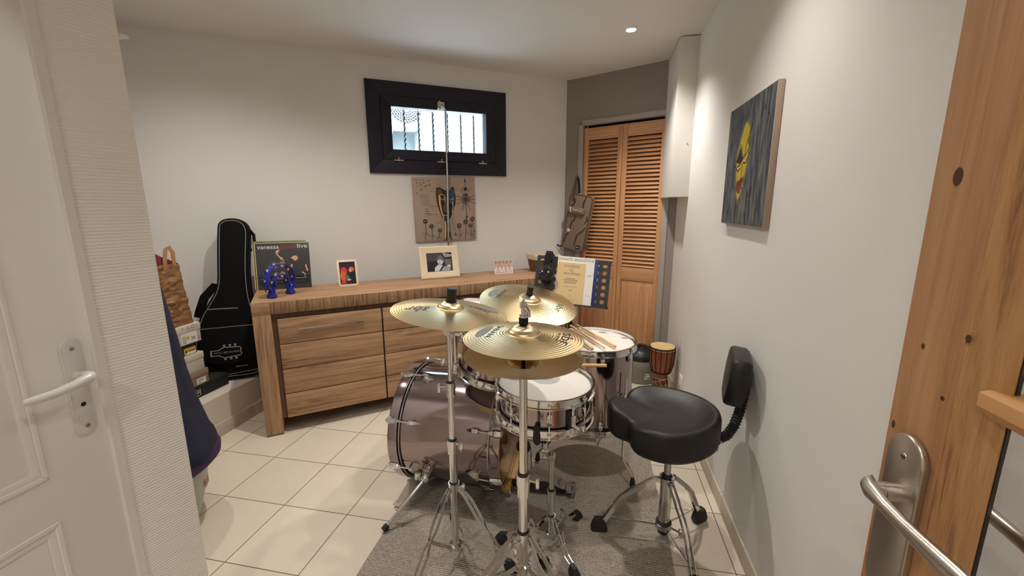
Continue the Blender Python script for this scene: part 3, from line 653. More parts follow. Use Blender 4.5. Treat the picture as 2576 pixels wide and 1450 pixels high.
pf([(.47, .68), (.52, .70), (.52, .86), (.50, 1), (.45, 1), (.475, .86)], BR); pl([(.485, .69), (.49, .80), (.47, .98)], .018, YL); pl([(.52, .70), (.525, .85), (.515, .995)], [.03, .035, .04], PK); pl([(.55, .86), (.56, .95), (.59, .995)], [.02, .016, .008], PK)
pl([(.605, .62), (.61, .75), (.625, .84)], .005, PK); pl([(.635, .55), (.64, .80), (.64, .93)], .004, BR)
for pts in ([(.38, .10), (.38, .42)], [(.435, .10), (.435, .20)], [(.66, .08), (.655, .2)], [(.30, .17), (.45, .165)], [(.26, .22), (.40, .215)], [(.33, .30), (.43, .295)], [(.66, .2), (.72, .19)], [(.29, .42), (.29, .52)], [(.24, .455), (.40, .45)], [(.2, .585), (.38, .575)], [(.34, .71), (.44, .70)]): pl(pts, .0035, BR)
for u, v, s_ in ((.06, .045, .5), (.16, .04, .4), (.255, .055, .7), (.07, .09, .5), (.175, .085, .5), (.20, .135, .7), (.265, .12, .7), (.065, .14, .35), (.13, .19, .6), (.06, .24, .45), (.12, .09, .4), (.13, .12, .5)):
    pl([(u-.03*s_, v-.005), (u, v+.02*s_), (u+.04*s_, v-.025*s_)], [.004, .012*s_+.003, .003], PK)
for k in range(7): pl([(.10+.004*k, .275+.026*k), (.26-.01*(k % 3), .27+.026*k)], .0028, BR)
for k in range(3): pl([(.175, .495+.035*k), (.225+.02*k, .492+.035*k)], .006, BR)
# arrow, star, moon, sun
pl([(.845, .02), (.845, .13)], .006); pf([(.845, .015), (.860, .075), (.832, .075)], PK); pl([(.845, .23), (.845, .68)], .006); pf([(.832, .615), (.862, .615), (.847, .685)], PK)
st_ = [(.845+(.048 if k % 2 == 0 else .020)*sin(pi*k/5), .185-(.048 if k % 2 == 0 else .020)*cos(pi*k/5)) for k in range(10)]; pf(st_, PK)
pl([(.808, .295), (.82, .275), (.845, .268), (.87, .278), (.882, .30)], [.004, .014, .016, .014, .004], PK); pe(.842, .355, .037, .037, PK); pe(.842, .355, .026, .026, BR); pe(.842, .355, .012, .012, PK)
for k in range(32):
    a = 2*pi*k/32; L_ = .19 if k % 4 == 2 else .085
    if k % 8 == 0: L_ = .15
    pl([(.842+.044*cos(a), .355+.044*sin(a)), (.842+L_*cos(a), .355+L_*sin(a))], .0035 if L_ < .1 else .005, PK)
def flower(u, v, u2, r):
    for k in range(9):
        a = 2*pi*k/9; pl([(u+.4*r*cos(a), v+.4*r*sin(a)), (u+1.1*r*cos(a+.2), v+1.1*r*sin(a+.2))], [r*.3, r*.42], PK)
    pe(u, v, r*.30, r*.30, YT); pl([(u, v+r), ((u+u2)/2+.012, (v+1)/2), (u2, .99)], .006, PK)
    cu, cvv = (u+u2)/2+.03, (v+1)/2+.03; pl([(cu+.02*cos(t*.7)*(1-t*.09), cvv+.02*sin(t*.7)*(1-t*.09)) for t in range(9)], .004, PK); pl([(cu-.06+.016*cos(t*.7+2)*(1-t*.09), cvv-.01+.016*sin(t*.7)*(1-t*.09)) for t in range(8)], .0035, PK)
for a_ in ((.165, .68, .145, .034), (.26, .76, .25, .032), (.39, .83, .33, .030), (.715, .77, .71, .036), (.825, .71, .80, .034), (.90, .775, .90, .032), (.94, .67, .95, .034)): flower(*a_)
pe(.645, .905, .014, .018, PK); pe(.647, .905, .005, .007, M['canvas_t'])
b.build('painted_picture', cv, smooth=False)

# canvas on the right wall
M['dark_paint'] = bpy.data.materials.new('streaked_dark_paint')
def streak():
    m = M['dark_paint']; m.use_nodes = True; nt = m.node_tree; bb = nt.nodes['Principled BSDF']; L = nt.links.new
    tc = nt.nodes.new('ShaderNodeTexCoord'); mp = nt.nodes.new('ShaderNodeMapping'); mp.inputs['Scale'].default_value = (1, 22, 3.2); L(tc.outputs['Object'], mp.inputs['Vector'])
    n = nt.nodes.new('ShaderNodeTexNoise'); n.inputs['Scale'].default_value = 2; n.inputs['Detail'].default_value = 7; n.inputs['Roughness'].default_value = .65; L(mp.outputs[0], n.inputs['Vector'])
    r = nt.nodes.new('ShaderNodeValToRGB'); e = r.color_ramp.elements; e[0].position = .33; e[0].color = srgb(26, 28, 38); e[1].position = .72; e[1].color = srgb(134, 136, 122)
    for p_, c_ in ((.45, srgb(56, 60, 72)), (.56, srgb(92, 98, 102)), (.63, srgb(112, 104, 66))): q = e.new(p_); q.color = c_
    L(n.outputs['Fac'], r.inputs[0]); L(r.outputs[0], bb.inputs['Base Color']); bb.inputs['Roughness'].default_value = .75
streak()
c2 = thing('canvas_painting', 'dark streaked canvas with a yellow face and red lips on the right wall', 'painting', (XR-.001, 1.68, 1.308))
b = MB(); b.box(-.022, 0, 0, .525, 0, .506, M['canvas_t'], bev=.002); b.build('canvas', c2)
b = MB(frame((-.0224, .521, .003), (0, -1, 0), (0, 0, 1))); w2, h2 = .517, .50
b.flat([(0, 0), (w2, 0), (w2, h2), (0, h2)], M['dark_paint'])
YF = mat('paint_yellow', srgb(186, 160, 52), .7, var=.25, vscale=30); RL = mat('paint_crimson', srgb(124, 42, 58), .7); YE = mat('paint_olive', srgb(112, 108, 58), .75, var=.3, vscale=40)
zz[0] = .0003
def Q(pts): return [(u*w2, (1-v)*h2) for u, v in pts]
def q_(u, v): return (u*w2, (1-v)*h2)
S = w2
pf([(.36, .24), (.42, .16), (.50, .15), (.56, .20), (.60, .32), (.58, .52), (.52, .68), (.46, .80), (.41, .84), (.36, .78), (.31, .66), (.27, .52), (.27, .38)], YE)
pf([(.38, .25), (.43, .18), (.49, .18), (.54, .23), (.565, .33), (.545, .50), (.50, .66), (.45, .77), (.41, .805), (.37, .76), (.335, .66), (.30, .52), (.30, .40)], YF)
pf([(.27, .47), (.37, .33), (.45, .44), (.44, .475), (.36, .49)], PK); pl([(.285, .455), (.365, .345), (.44, .445)], .008, YF)
pl([(.23, .49), (.30, .52), (.38, .50), (.44, .46), (.52, .42), (.59, .36)], [.006, .012, .014, .012, .012, .006]); pl([(.30, .53), (.35, .555), (.40, .53)], .012); pl([(.31, .515), (.35, .53), (.39, .515)], .006, WH)
pl([(.46, .49), (.51, .50), (.56, .46), (.58, .42)], .012); pl([(.45, .475), (.51, .48), (.56, .43)], .006, WH); pl([(.44, .49), (.445, .60), (.44, .66), (.47, .70), (.50, .70)], .007); pl([(.62, .2), (.55, .27), (.50, .36), (.47, .45)], [.004, .012, .010, .004]); pl([(.40, .665), (.415, .68)], .012)
for k in range(3): pl([(.56+.02*cos(t*.8)*(1+k*.6)/2, .33+.03*sin(t*.8)*(1+k*.6)/2) for t in range(8)], .004)
pf([(.335, .70), (.345, .64), (.42, .625), (.44, .605), (.47, .62), (.50, .60), (.49, .655), (.43, .745), (.385, .735)], RL); pl([(.345, .69), (.41, .68), (.485, .615)], .005)
pl([(.38, .78), (.41, .81), (.44, .775)], .008); pl([(.41, .82), (.415, .99)], [.012, .02], YE)
for u, v in ((.13, .55), (.10, .62), (.08, .30), (.20, .82), (.16, .88), (.62, .74), (.70, .70), (.60, .9), (.82, .12), (.76, .16), (.9, .18), (.5, .62)): pl([(u-.015, v+.02), (u, v-.015), (u+.015, v+.012), (u+.005, v+.035)], .006)
b.build('painted_picture', c2, smooth=False)
# ------------------------------------------------------------------ left corner: guitar bag, boxes, paper bag, bin, cloth
M['nylon'] = mat('black_nylon', (.0045, .0042, .0048, 1), .85, bump=.2, bscale=600, spec=.15); M['piping'] = mat('grey_piping', srgb(140, 138, 130), .6)
gb = thing('guitar_bag', 'black padded guitar bag with grey piping leaning in the corner beside the sideboard', 'guitar bag', W(-.018, .318, .268), (0, 0, atan2(D.y, D.x)))
# outline in (s, height above ledge)
OL = [(.369, 1.0), (.380, 1.035), (.41, 1.056), (.46, 1.062), (.505, 1.052), (.532, 1.025), (.546, .981), (.538, .90), (.526, .80), (.518, .70), (.516, .60), (.520, .52), (.535, .45), (.550, .38), (.552, .28), (.548, .18), (.545, .06), (.530, .012), (.48, .0), (.40, .002), (.30, .004), (.225, .012), (.180, .05), (.165, .12), (.170, .20), (.182, .30), (.212, .40), (.248, .47), (.29, .535), (.322, .59), (.340, .66), (.350, .80)]
def smooth_loop(p, it=2):
    for _ in range(it):
        q = []
        for i in range(len(p)):
            a, c = p[i], p[(i+1) % len(p)]; q += [(a[0]*.75+c[0]*.25, a[1]*.75+c[1]*.25), (a[0]*.25+c[0]*.75, a[1]*.25+c[1]*.75)]
        p = q
    return p
OLs = smooth_loop(OL, 1)
LEAN = Matrix.Rotation(radians(-6.5), 4, 'X')
def off(p, d):          # inset a loop by -d (outset by d)
    n = len(p); ar = sum(p[i][0]*p[(i+1) % n][1]-p[(i+1) % n][0]*p[i][1] for i in range(n)); sg_ = 1 if ar > 0 else -1; o = []
    for i in range(n):
        t = Vector((p[(i+1) % n][0]-p[i-1][0], p[(i+1) % n][1]-p[i-1][1])).normalized(); o.append((p[i][0]+t.y*d*sg_, p[i][1]-t.x*d*sg_))
    return o
b = MB(LEAN @ RX)
rings = [[(x, y, z) for x, y in off(OLs, -ins)] for ins, z in ((.018, -.13), (.004, -.12), (.0, -.105), (0, -.02), (.004, -.006), (.02, 0))]
b.ring(rings, M['nylon']); b.build('body', gb, ang=50)
b = MB(LEAN @ RX); b.tube([(x, y, -.001) for x, y in off(OLs, -.016)], 0.0024, M['piping'], 6, closed=True); b.build('piping', gb)
b = MB(LEAN @ RX); b.prism(smooth_loop([(.20, .10), (.53, .10), (.535, .355), (.225, .355)], 2), -.002, .02, M['nylon'], bev=.008); pk = b.build('front_pocket', gb)
b = MB(LEAN @ RX); b.line([(.215, .352), (.525, .352)], .004, M['piping'], z=.0206); b.build('zip', gb); b = MB(LEAN @ RX); b.line([(.27, .475), (.44, .47)], .006, M['piping'], z=.0012); b.build('carry_strap', gb); b = MB(LEAN @ RX); b.line([(.30, .03), (.53, .045)], .004, M['piping'], z=.0012); b.build('zip', gb)
b = MB(LEAN @ RX @ TR(.268, .168, .0206)); K = srgb(150, 146, 138); M['logo'] = mat('grey_print', K, .6)
hs_ = [(0, .0), (.045, 0), (.075, -.018), (.165, -.010), (.172, .002), (.166, .018), (.172, .034), (.164, .046), (.075, .052), (.045, .034), (0, .034)]
b.line(hs_+[hs_[0]], .006, M['logo']); b.flat([(0, 0), (.008, 0), (.008, .034), (0, .034)], M['logo'])
for x in (.078, .110, .140):
    for y, s in ((.060, 1), (-.024, -1)): b.flat([(x-.003, y-.006*s), (x+.003, y-.006*s), (x+.008, y+.006*s), (x+.004, y+.009*s), (x-.004, y+.009*s), (x-.008, y+.006*s)], M['logo'])
b.text('PAUL BEUSCHER', .017, M['logo'], TR(.09, .017, 0), width=.140); b.text('GEWA', .016, M['logo'], TR(.165, -.085, 0), width=.07); b.build('printed_logo', pk, smooth=False)
b = MB(LEAN @ RX); b.sweep([(.345, .60, -.07), (.31, .62, -.06), (.25, .55, -.05), (.215, .46, -.06), (.20, .42, -.08)], .05, .012, (0, 0, 1), M['nylon']); b.build('strap', gb)
b = MB(LEAN @ RX); b.tube([(.545, .98, -.05), (.565, .95, -.05), (.565, .88, -.05), (.545, .84, -.05)], .010, M['nylon'], 8); b.build('handle', gb)

def shoebox(x, y1, z0, z1, wy, lx, col, lidm=None, label=None, lid=.035, deco=None):
    m = mat('card', col, .7); lm = lidm or m
    t = thing('shoe_box', label, 'shoe box', (x, y1, z0), group='shoe boxes stacked on the ledge')
    b = MB(); b.box(-lx, 0, -wy, 0, 0, z1-z0-.004, m, bev=.001); b.build('body', t)
    b = MB(); b.box(-lx-.003, .003, -wy-.003, .003, z1-z0-lid, z1-z0, lm, bev=.0015); l_ = b.build('lid', t)
    if deco:
        b = MB(frame((.0005, -wy, 0), (0, 1, 0), (0, 0, 1))); deco(b, wy, z1-z0); b.build('label_sticker', t, smooth=False)
    return t
M['yel'] = mat('yellow_sticker', srgb(204, 170, 66), .6); M['bw'] = mat('box_white', srgb(214, 206, 192), .7); M['bk'] = mat('box_black', (.014, .013, .013, 1), .6); M['tan'] = mat('box_taupe', srgb(156, 134, 112), .7)
def spiral(b, cx_, cy_, r, m, sg=1, z=0): b.line([(cx_+sg*r*(1-t/16)*cos(t*.55), cy_+r*(1-t/16)*sin(t*.55)) for t in range(15)], [r*.08+r*.12*(1-abs(t-7)/8) for t in range(15)], m, z=z)
def d1_(b, wy, h):
    T0 = .0035
    for cx_, r, sg in ((.165, .016, 1), (.135, .012, -1), (.10, .010, 1), (.19, .008, 1)): spiral(b, cx_, h-.018, r, M['inkgrey'], sg, T0)
    spiral(b, .195, .022, .012, M['inkgrey'], -1, 0)
    b.flat([(.085, .005), (.185, .005), (.185, h-.040), (.085, h-.040)], M['paper'], z=.0002); b.text('36', .030, M['ink'], TR(.160, .030, .0005)); b.flat([(.118, .030), (.135, .030), (.135, .046), (.118, .046)], M['yel'], z=.0004)
    for k in range(4): b.line([(.092, .014+.011*k), (.115, .014+.011*k)], .003, M['ink'], z=.0006)
def d2_(b, wy, h):
    b.flat([(.11, .001), (.185, .001), (.185, .045), (.11, .045)], M['yel'], z=.0002); b.flat([(.125, .004), (.183, .004), (.183, .020), (.125, .020)], M['paper'], z=.0004); b.flat([(.118, .018), (.130, .018), (.130, .028), (.118, .028)], M['ink'], z=.0006)
    for k in range(7): b.flat([(.14+.006*k, .018), (.143+.006*k, .018), (.143+.006*k, .028), (.14+.006*k, .028)], M['ink'], z=.0006)
def d3_(b, wy, h): b.text('37', .012, M['ink'], TR(.18, .02, .0003))
def d4_(b, wy, h):
    b.flat([(.12, .006), (.18, .006), (.18, .042), (.12, .042)], M['paper'], z=.0002)
    for k in range(8): b.flat([(.128+.005*k, .022), (.130+.005*k, .022), (.130+.005*k, .036), (.128+.005*k, .036)], M['ink'], z=.0004)
    b.line([(.128, .014), (.15, .014)], .004, M['ink'], z=.0004)
def d5_(b, wy, h):
    T = TR(.06, .030, 0); ln = [(0, -.016), (0, .018), (.032, .018), (.032, .0), (.012, 0), (.012, -.012), (.022, -.012)]
    b.line(ln, .0035, M['paper'], T, z=.0003); b.line([(.040, .024), (.040, -.016), (.008, -.016), (.008, .006), (.026, .006), (.026, .012)], .0035, M['paper'], T, z=.0004)
shoebox(-2.333, 2.165, .252, .328, .30, .165, (.014, .013, .013, 1), label='black shoe box with white monogram at the bottom of the stack', lid=.02, deco=d5_)
shoebox(-2.330, 2.030, .330, .418, .20, .31, srgb(146, 124, 104), M['tan'], 'taupe shoe box with white label, second from the bottom of the stack', .034, d4_)
shoebox(-2.330, 2.015, .420, .530, .20, .31, srgb(206, 198, 186), M['bw'], 'plain white shoe box in the middle of the stack', .038, d3_)
shoebox(-2.335, 1.985, .532, .596, .19, .30, (.014, .013, .013, 1), None, 'black shoe box with yellow label, second from the top of the stack', .016, d2_)
shoebox(-2.330, 2.020, .598, .712, .21, .31, srgb(208, 200, 186), M['bw'], 'white shoe box with scroll pattern, topmost of the stack', .042, d1_)

M['kraft'] = mat('kraft_paper', srgb(142, 104, 66), .5, bump=.35, bscale=40, var=.12, vscale=12); M['rope'] = mat('kraft_handle', srgb(170, 128, 84), .7)
pbg = thing('paper_bag', 'crumpled brown paper bag standing on the topmost shoe box', 'paper bag', (-2.43, 1.895, .714))
from mathutils import noise
def resample(p, n):
    L_ = [0]
    for i in range(len(p)): a_, c_ = p[i], p[(i+1) % len(p)]; L_.append(L_[-1]+sqrt((a_[0]-c_[0])**2+(a_[1]-c_[1])**2))
    o = []; k = 0
    for i in range(n):
        t = L_[-1]*i/n
        while L_[k+1] < t: k += 1
        f = (t-L_[k])/max(L_[k+1]-L_[k], 1e-9); a_, c_ = p[k], p[(k+1) % len(p)]; o.append((a_[0]+(c_[0]-a_[0])*f, a_[1]+(c_[1]-a_[1])*f))
    return o
b = MB(); rings = []; cells = [Vector((random.uniform(-1, 1), random.uniform(-1, 1), random.uniform(-1, 1))) for _ in range(8)]
for k in range(41):
    f = k/40; z = .360*f; lean = -.022*f; rg = []
    for x, y in resample(rrect(.085, .115, .02, 6), 72):
        sd_ = [abs(noise.noise(Vector((x*(20+26*q)+7*q, y*(20+26*q), z*(17+22*q)+3*q)))) for q in range(2)]
        dd = (.009*(sd_[0]-.25)+.009*(sd_[1]-.25))*(1 if f > 0 else 0); l_ = sqrt(x*x+y*y)
        rg.append((x*(1-.10*f)+dd*x/l_*2, y*(1-.06*f)+lean+dd*y/l_, z+.010*f*noise.noise(Vector((x*20, y*20, 5)))))
    rings.append(rg)
b.ring(rings, M['kraft'], closed_ends=False); b.add([(x, y, .002) for x, y in rrect(.085, .115, .02, 8)], [list(range(36))], M['kraft']); b.build('body', pbg, ang=22)
b = MB(); b.sweep([(.07, .0, .33), (.075, .005, .40), (.07, .02, .445), (.066, .045, .455), (.068, .06, .42), (.07, .055, .34)], .022, .003, (1, 0, 0), M['rope']); b.build('handle', pbg)
rc = MB(); rings = []
for k in range(9):
    f = k/8; rings.append([(x*(1.0-.75*f**3), y*(1.0-.75*f**3)+.006*sin(5*k), .31+.125*f-.02*f*f+.006*sin(3*y*40+k)) for x, y in rrect(.068, .10, .03, 4)])
rc.ring(rings, mat('wine_cloth', srgb(104, 20, 34), .9, bump=.4, bscale=60)); tag(rc.build('cloth', loc=(-2.43, 1.872, .714)), 'dark red cloth bundled in the top of the brown paper bag', 'cloth')

# translucent bin and the cloth over it
M['bin'] = mat('translucent_plastic', srgb(196, 202, 186), .35, trans=.35, var=.08, vscale=6)
bn = thing('storage_bin', 'translucent round plastic bin on the floor behind the ribbed pier', 'bin', (-1.85, 1.26, 0))
b = MB(); b.lathe([(0, .004), (.13, .003), (.152, 0), (.164, .02), (.20, .15), (.222, .27), (.232, .33), (.238, .335), (.236, .342), (.226, .338), (.216, .27), (.195, .15), (.160, .026), (0, .012)], M['bin'], 48); b.build('tub', bn)
b = MB(); b.lathe([(0, .016), (.155, .018), (.185, .14), (.195, .19), (.12, .21), (0, .2)], mat('green_contents', srgb(120, 140, 96), .8, var=.4, vscale=9), 32); b.build('contents', bn)
b = MB(Matrix.Rotation(atan2(.60, .80), 4, 'Z')); b.flat([(-.03, .1), (.03, .1), (.03, .15), (-.03, .15)], mat('pink_sticker', srgb(196, 130, 120), .6), T=frame((.208, 0, .06), (0, 1, 0), (0, 0, 1))); b.build('label_sticker', bn, smooth=False)
M['navy'] = mat('navy_cloth', srgb(24, 26, 50), .85, bump=.15, bscale=260); M['purple'] = mat('purple_lining', srgb(64, 34, 78), .8)
cl = thing('draped_cloth', 'long navy cloth with purple hem draped over the translucent bin', 'cloth', (-1.85, 1.26, 0))
prof = [(.335, .262), (.35, .268), (.365, .268), (.39, .262), (.42, .248), (.56, .216), (.70, .195), (.85, .179), (1.0, .162), (1.08, .153), (1.14, .14), (1.17, .115), (1.185, .07), (1.19, .005)]
rings = []
for z, r in prof:
    rings.append([((r*(1+(.05 if z < .9 else .02)*sin(5*a+z*3)*(1 if abs(((a-.97+pi) % (2*pi))-pi) > .5 else .25)))*cos(a), (r*(1+(.05 if z < .9 else .02)*sin(5*a+z*3)*(1 if abs(((a-.97+pi) % (2*pi))-pi) > .5 else .25)))*sin(a), z) for a in [2*pi*j/64 for j in range(64)]])
b = MB(); b.ring(rings, M['navy'], closed_ends=False); b.build('fabric', cl, ang=60)
b = MB(); rings = [[(r*cos(a), r*sin(a), z+.012*sin(2*a+1)) for a in [2*pi*j/64 for j in range(64)]] for z, r in ((.356, .264), (.332, .276), (.300, .272), (.286, .260), (.296, .246), (.345, .243))]
b.ring(rings, M['purple'], closed_ends=False); b.build('lining', cl, ang=60)

# ------------------------------------------------------------------ far corner: stick bag, music stand, djembe, heater
M['khaki'] = mat('khaki_canvas', srgb(132, 112, 94), .85, bump=.2, bscale=400); M['maroon'] = mat('maroon_print', srgb(78, 48, 46), .8); M['olive'] = mat('olive_strap', srgb(84, 70, 54), .8)
sg = thing('stick_bag', 'khaki drumstick bag with maroon wavy stripes hanging beside the louvred door', 'stick bag', FF @ Vector((.018, 1.005, .03)), (0, radians(-0), atan2(G.y, G.x)))
TB = RX @ Matrix.Rotation(radians(-10.5), 4, 'Z')
b = MB(TB); b.prism(rrect(.108, .245, .028), -.0, .055, M['khaki'], T=TR(.112, .262, 0), bev=.008); bd = b.build('body', sg)
b = MB(TB); b.tube([(x+.112, y+.262, .052) for x, y in rrect(.106, .243, .028)], .005, M['olive'], 8, closed=True); b.build('binding', sg)
b = MB(TB @ TR(0, 0, .0556))
for pts in ([(.045, .475), (.055, .45), (.05, .42), (.02, .39), (.012, .37)], [(.16, .50), (.145, .45), (.14, .42), (.15, .40), (.145, .375), (.13, .36)], [(.08, .33), (.085, .29), (.06, .26), (.055, .21), (.055, .17), (.03, .14), (.02, .09), (.008, .05)], [(.205, .24), (.18, .20), (.15, .17), (.135, .15), (.13, .10), (.12, .06)], [(.20, .34), (.205, .30), (.19, .27)]):
    b.line(pts, [.010]+[.017]*(len(pts)-2)+[.010], M['maroon'])
b.flat([(.045+(.026 if k % 2 == 0 else .010)*sin(pi*k/5), .185+(.026 if k % 2 == 0 else .010)*cos(pi*k/5)) for k in range(10)], M['paper'], z=.0006)
b.flat([(.165+.032*cos(2*pi*i/24), .052+.020*sin(2*pi*i/24)) for i in range(24)], M['ink'], z=.0006); b.text('Zildjian', .016, M['paper'], TR(.165, .052, .001), width=.045); b.build('print', bd, smooth=False)
b = MB(TB); b.box(.0, .175, .345, .400, .054, .082, M['khaki'], bev=.012); fl_ = b.build('flap_pocket', sg)
b = MB(TB @ TR(0, 0, .0826)); b.flat([(.028, .39), (.046, .39), (.044, .36), (.060, .352), (.040, .35), (.036, .37)], M['paper']); b.text('TOMMY LEE', .020, M['paper'], TR(.105, .374, 0), width=.095); b.build('lettering', fl_, smooth=False)
b = MB(RX); b.sweep([(.115, .43, .058), (.125, .53, .052), (.128, .62, .034), (.125, .648, .014)], .022, .002, (0, 0, 1), M['olive']); b.sweep([(.125, .648, .012), (.140, .62, .012), (.150, .56, .012), (.155, .50, .014)], .022, .002, (0, 0, 1), M['blackm']); b.build('hanging_strap', sg)
b = MB(RX); b.cyl((.127, .638, -.028), (.127, .638, .024), .004, M['chrome_d'], n=10); b.build('hook', sg)
b = MB(RX); b.sweep([(.01, .03, .03), (-.02, .02, .04), (-.045, .035, .05)], .018, .004, (0, 0, 1), M['olive']); b.build('side_strap', sg); b = MB(RX); b.sweep([(.21, .03, .02), (.245, .035, .02), (.25, .0, .03)], .03, .006, (0, 0, 1), M['olive']); b.build('side_strap', sg)

# music stand
MS = Vector((-.138, 2.62, 0)); 
ms = thing('music_stand', 'black perforated music stand behind the floor tom', 'music stand', MS)
dk = Matrix.Translation((.0, 0, .927)) @ Matrix.Scale(.95, 4) @ Matrix.Rotation(radians(4), 4, 'Y') @ Matrix.Rotation(radians(-20), 4, 'X') @ RX   # desk: x right, y up the board, z to the reader
def holed_plate(b, w_, h_, cols, rows, r, m, T):
    # grid plate with round holes: each cell is a ring of quads between a square and a circle
    xs = cols; ys = rows; vs = []; fs = []
    def cell(x0, x1, y0, y1, hole):
        o = len(vs); n = 24
        if not hole:
            vs.extend([(x0, y0, 0), (x1, y0, 0), (x1, y1, 0), (x0, y1, 0)]); fs.append([o, o+1, o+2, o+3]); return
        cx_, cy_ = (x0+x1)/2, (y0+y1)/2
        for i in range(n):
            a = 2*pi*(i+.5)/n; k = max(abs(cos(a))/((x1-x0)/2), abs(sin(a))/((y1-y0)/2)); vs.append((cx_+cos(a)/k, cy_+sin(a)/k, 0)); vs.append((cx_+r*cos(a), cy_+r*sin(a), 0))
        for i in range(n): j = (i+1) % n; fs.append([o+2*i, o+2*j, o+2*j+1, o+2*i+1])
        for (px_, py_) in ((x0, y0), (x1, y0), (x1, y1), (x0, y1)):
            q = len(vs); vs.append((px_, py_, 0))
            ds = sorted(range(n), key=lambda i: (vs[o+2*i][0]-px_)**2+(vs[o+2*i][1]-py_)**2)[:2]; fs.append([q, o+2*ds[0], o+2*ds[1]])
    for i in range(len(xs)-1):
        for j in range(len(ys)-1): cell(xs[i], xs[i+1], ys[j], ys[j+1], True)
    b.add(vs, fs, m, T)
b = MB(dk)
cols = [-.235+.0522*i for i in range(10)]; rows = [-.145+.048*j for j in range(7)]
for z in (0, -.0018): holed_plate(b, 0, 0, cols, rows, .0145, M['blackm'], TR(0, 0, z))
b.box(-.245, .245, .143, .155, -.002, .0, M['blackm']); b.box(-.25, .25, -.160, -.145, -.002, .0, M['blackm']); b.box(-.246, -.235, -.15, .15, -.002, 0, M['blackm']); b.box(.235, .246, -.15, .15, -.002, 0, M['blackm'])
b.build('desk', ms, smooth=False)
b = MB(dk); b.box(-.25, .25, -.165, -.159, -.002, .05, M['blackm'], bev=.001); b.build('ledge', ms)
b = MB(); b.cyl((0, .03, .55), (0, .035, .92), .009, M['blackm'], n=14); b.cyl((0, .03, .06), (0, .03, .62), .0125, M['blackm'], n=16); b.cyl((0, .03, .58), (0, .03, .64), .02, M['blackp'], n=16); b.build('post', ms)
for a in (40, 160, 280):
    b = MB(); c_, s_ = cos(radians(a)), sin(radians(a)); b.tube([(0+.012*c_, .03+.012*s_, .30), (.12*c_, .03+.12*s_, .16), (.26*c_, .03+.26*s_, .012)], .007, M['blackm'], 8); lg = b.build('leg', ms)
    b = MB(); b.sphere((.262*c_, .03+.262*s_, .012), .012, M['black']); b.build('rubber_foot', lg)

def onboard(x, y, z): return ms.matrix_basis @ dk @ Vector((x, y, z))
mloc = Matrix.Translation(MS) @ dk
def boardthing(name, label, cat, x, y, z, group=None):
    t = thing(name, label, cat, (0, 0, 0), group=group); mm = mloc @ TR(x, y, z); t.location = mm.translation; t.rotation_euler = mm.to_euler(); return t
M['beige'] = mat('beige_cover', srgb(222, 192, 140), .6); M['bluef'] = mat('blue_folder', srgb(40, 56, 128), .3)
t = boardthing('folder', 'blue plastic folder edge showing behind the white music sheets', 'folder', -.09, -.157, .0015)
b = MB(); b.box(0, .240, 0, .295, 0, .004, M['bluef'], bev=.001); b.build('cover', t)
t = boardthing('music_sheet', 'white cover sheet of a drum method on the music stand, behind the beige book', 'sheet music', -.105, -.157, .0065)
b = MB(); b.box(0, .232, 0, .302, 0, .003, M['paper']); b.M = TR(0, 0, .0034); b.text('DANTE AGOSTINI', .022, M['inkgrey'], TR(.116, .283, 0), width=.215)
for (x, y) in ((.20, .185), (.205, .19), (.215, .187), (.205, .06)): b.line([(x-.01, y), (x-.004, y+.003), (x+.003, y-.001), (x+.012, y+.004)], .0015, M['inkgrey'])
b.build('sheet', t, smooth=False)
t = boardthing('music_book', 'beige solfege book standing in front on the music stand', 'book', -.098, -.156, .0105)
b = MB(); b.box(0, .170, 0, .262, 0, .004, M['beige'], bev=.001); b.M = TR(0, 0, .0044)
b.text('SOLFÈGE', .021, M['inkgrey'], TR(.085, .238, 0), width=.095); b.text('SOLFÈGES', .021, M['inkgrey'], TR(.092, .190, 0), width=.105); b.line([(.073, .206), (.099, .206), (.099, .220), (.073, .220), (.073, .206)], .0015, M['inkgrey']); b.text('DES', .010, M['inkgrey'], TR(.086, .213, 0))
for k, (x0_, x1_) in enumerate(((.055, .115), (.04, .135), (.045, .13), (.05, .125))):
    for q in range(int((x1_-x0_)/.006)): b.line([(x0_+.006*q, .160-.0095*k), (x0_+.006*q+.0045, .160-.0095*k)], .004, M['inkgrey'])
b.line([(.05, .108), (.13, .108)], .0015, M['inkgrey']); b.text('1A', .02, M['inkgrey'], TR(.09, .085, 0)); b.line([(.085, .05), (.095, .06), (.09, .045), (.10, .05)], .002, M['inkgrey']); b.line([(.085, .025), (.10, .03), (.11, .02), (.12, .028)], .002, M['inkgrey'])
b.build('cover', t, smooth=False)
t = boardthing('headphones', 'glossy black headphones hanging on the left of the music stand', 'headphones', -.165, .02, .004)
M['gloss'] = mat('gloss_black', (.012, .012, .014, 1), .12)
b = MB(); rings = []
b.sweep([(-.004, .03, .045), (-.002, .09, .052), (0, .130, .045), (.0, .150, .022), (0, .148, -.005), (0, .12, -.03), (0, .06, -.035)], .042, .010, (0, .4, 1), M['gloss'], T=None); b.build('headband', t)
for z, nm in ((.045, 'ear_cup'), (-.045, 'ear_cup')):
    b = MB(TR(-.005, -.01, z)); k = 1 if z > 0 else -1
    b.lathe([(0, .022*k), (.03, .021*k), (.042, .014*k), (.045, 0), (.043, -.012*k), (.0, -.014*k)], M['gloss'], 32); c_ = b.build(nm, t)
    b = MB(TR(-.005, -.01, z)); b.torus(.032, .010, M['leather'], -.016*k, 32, 10); b.build('cushion', c_)

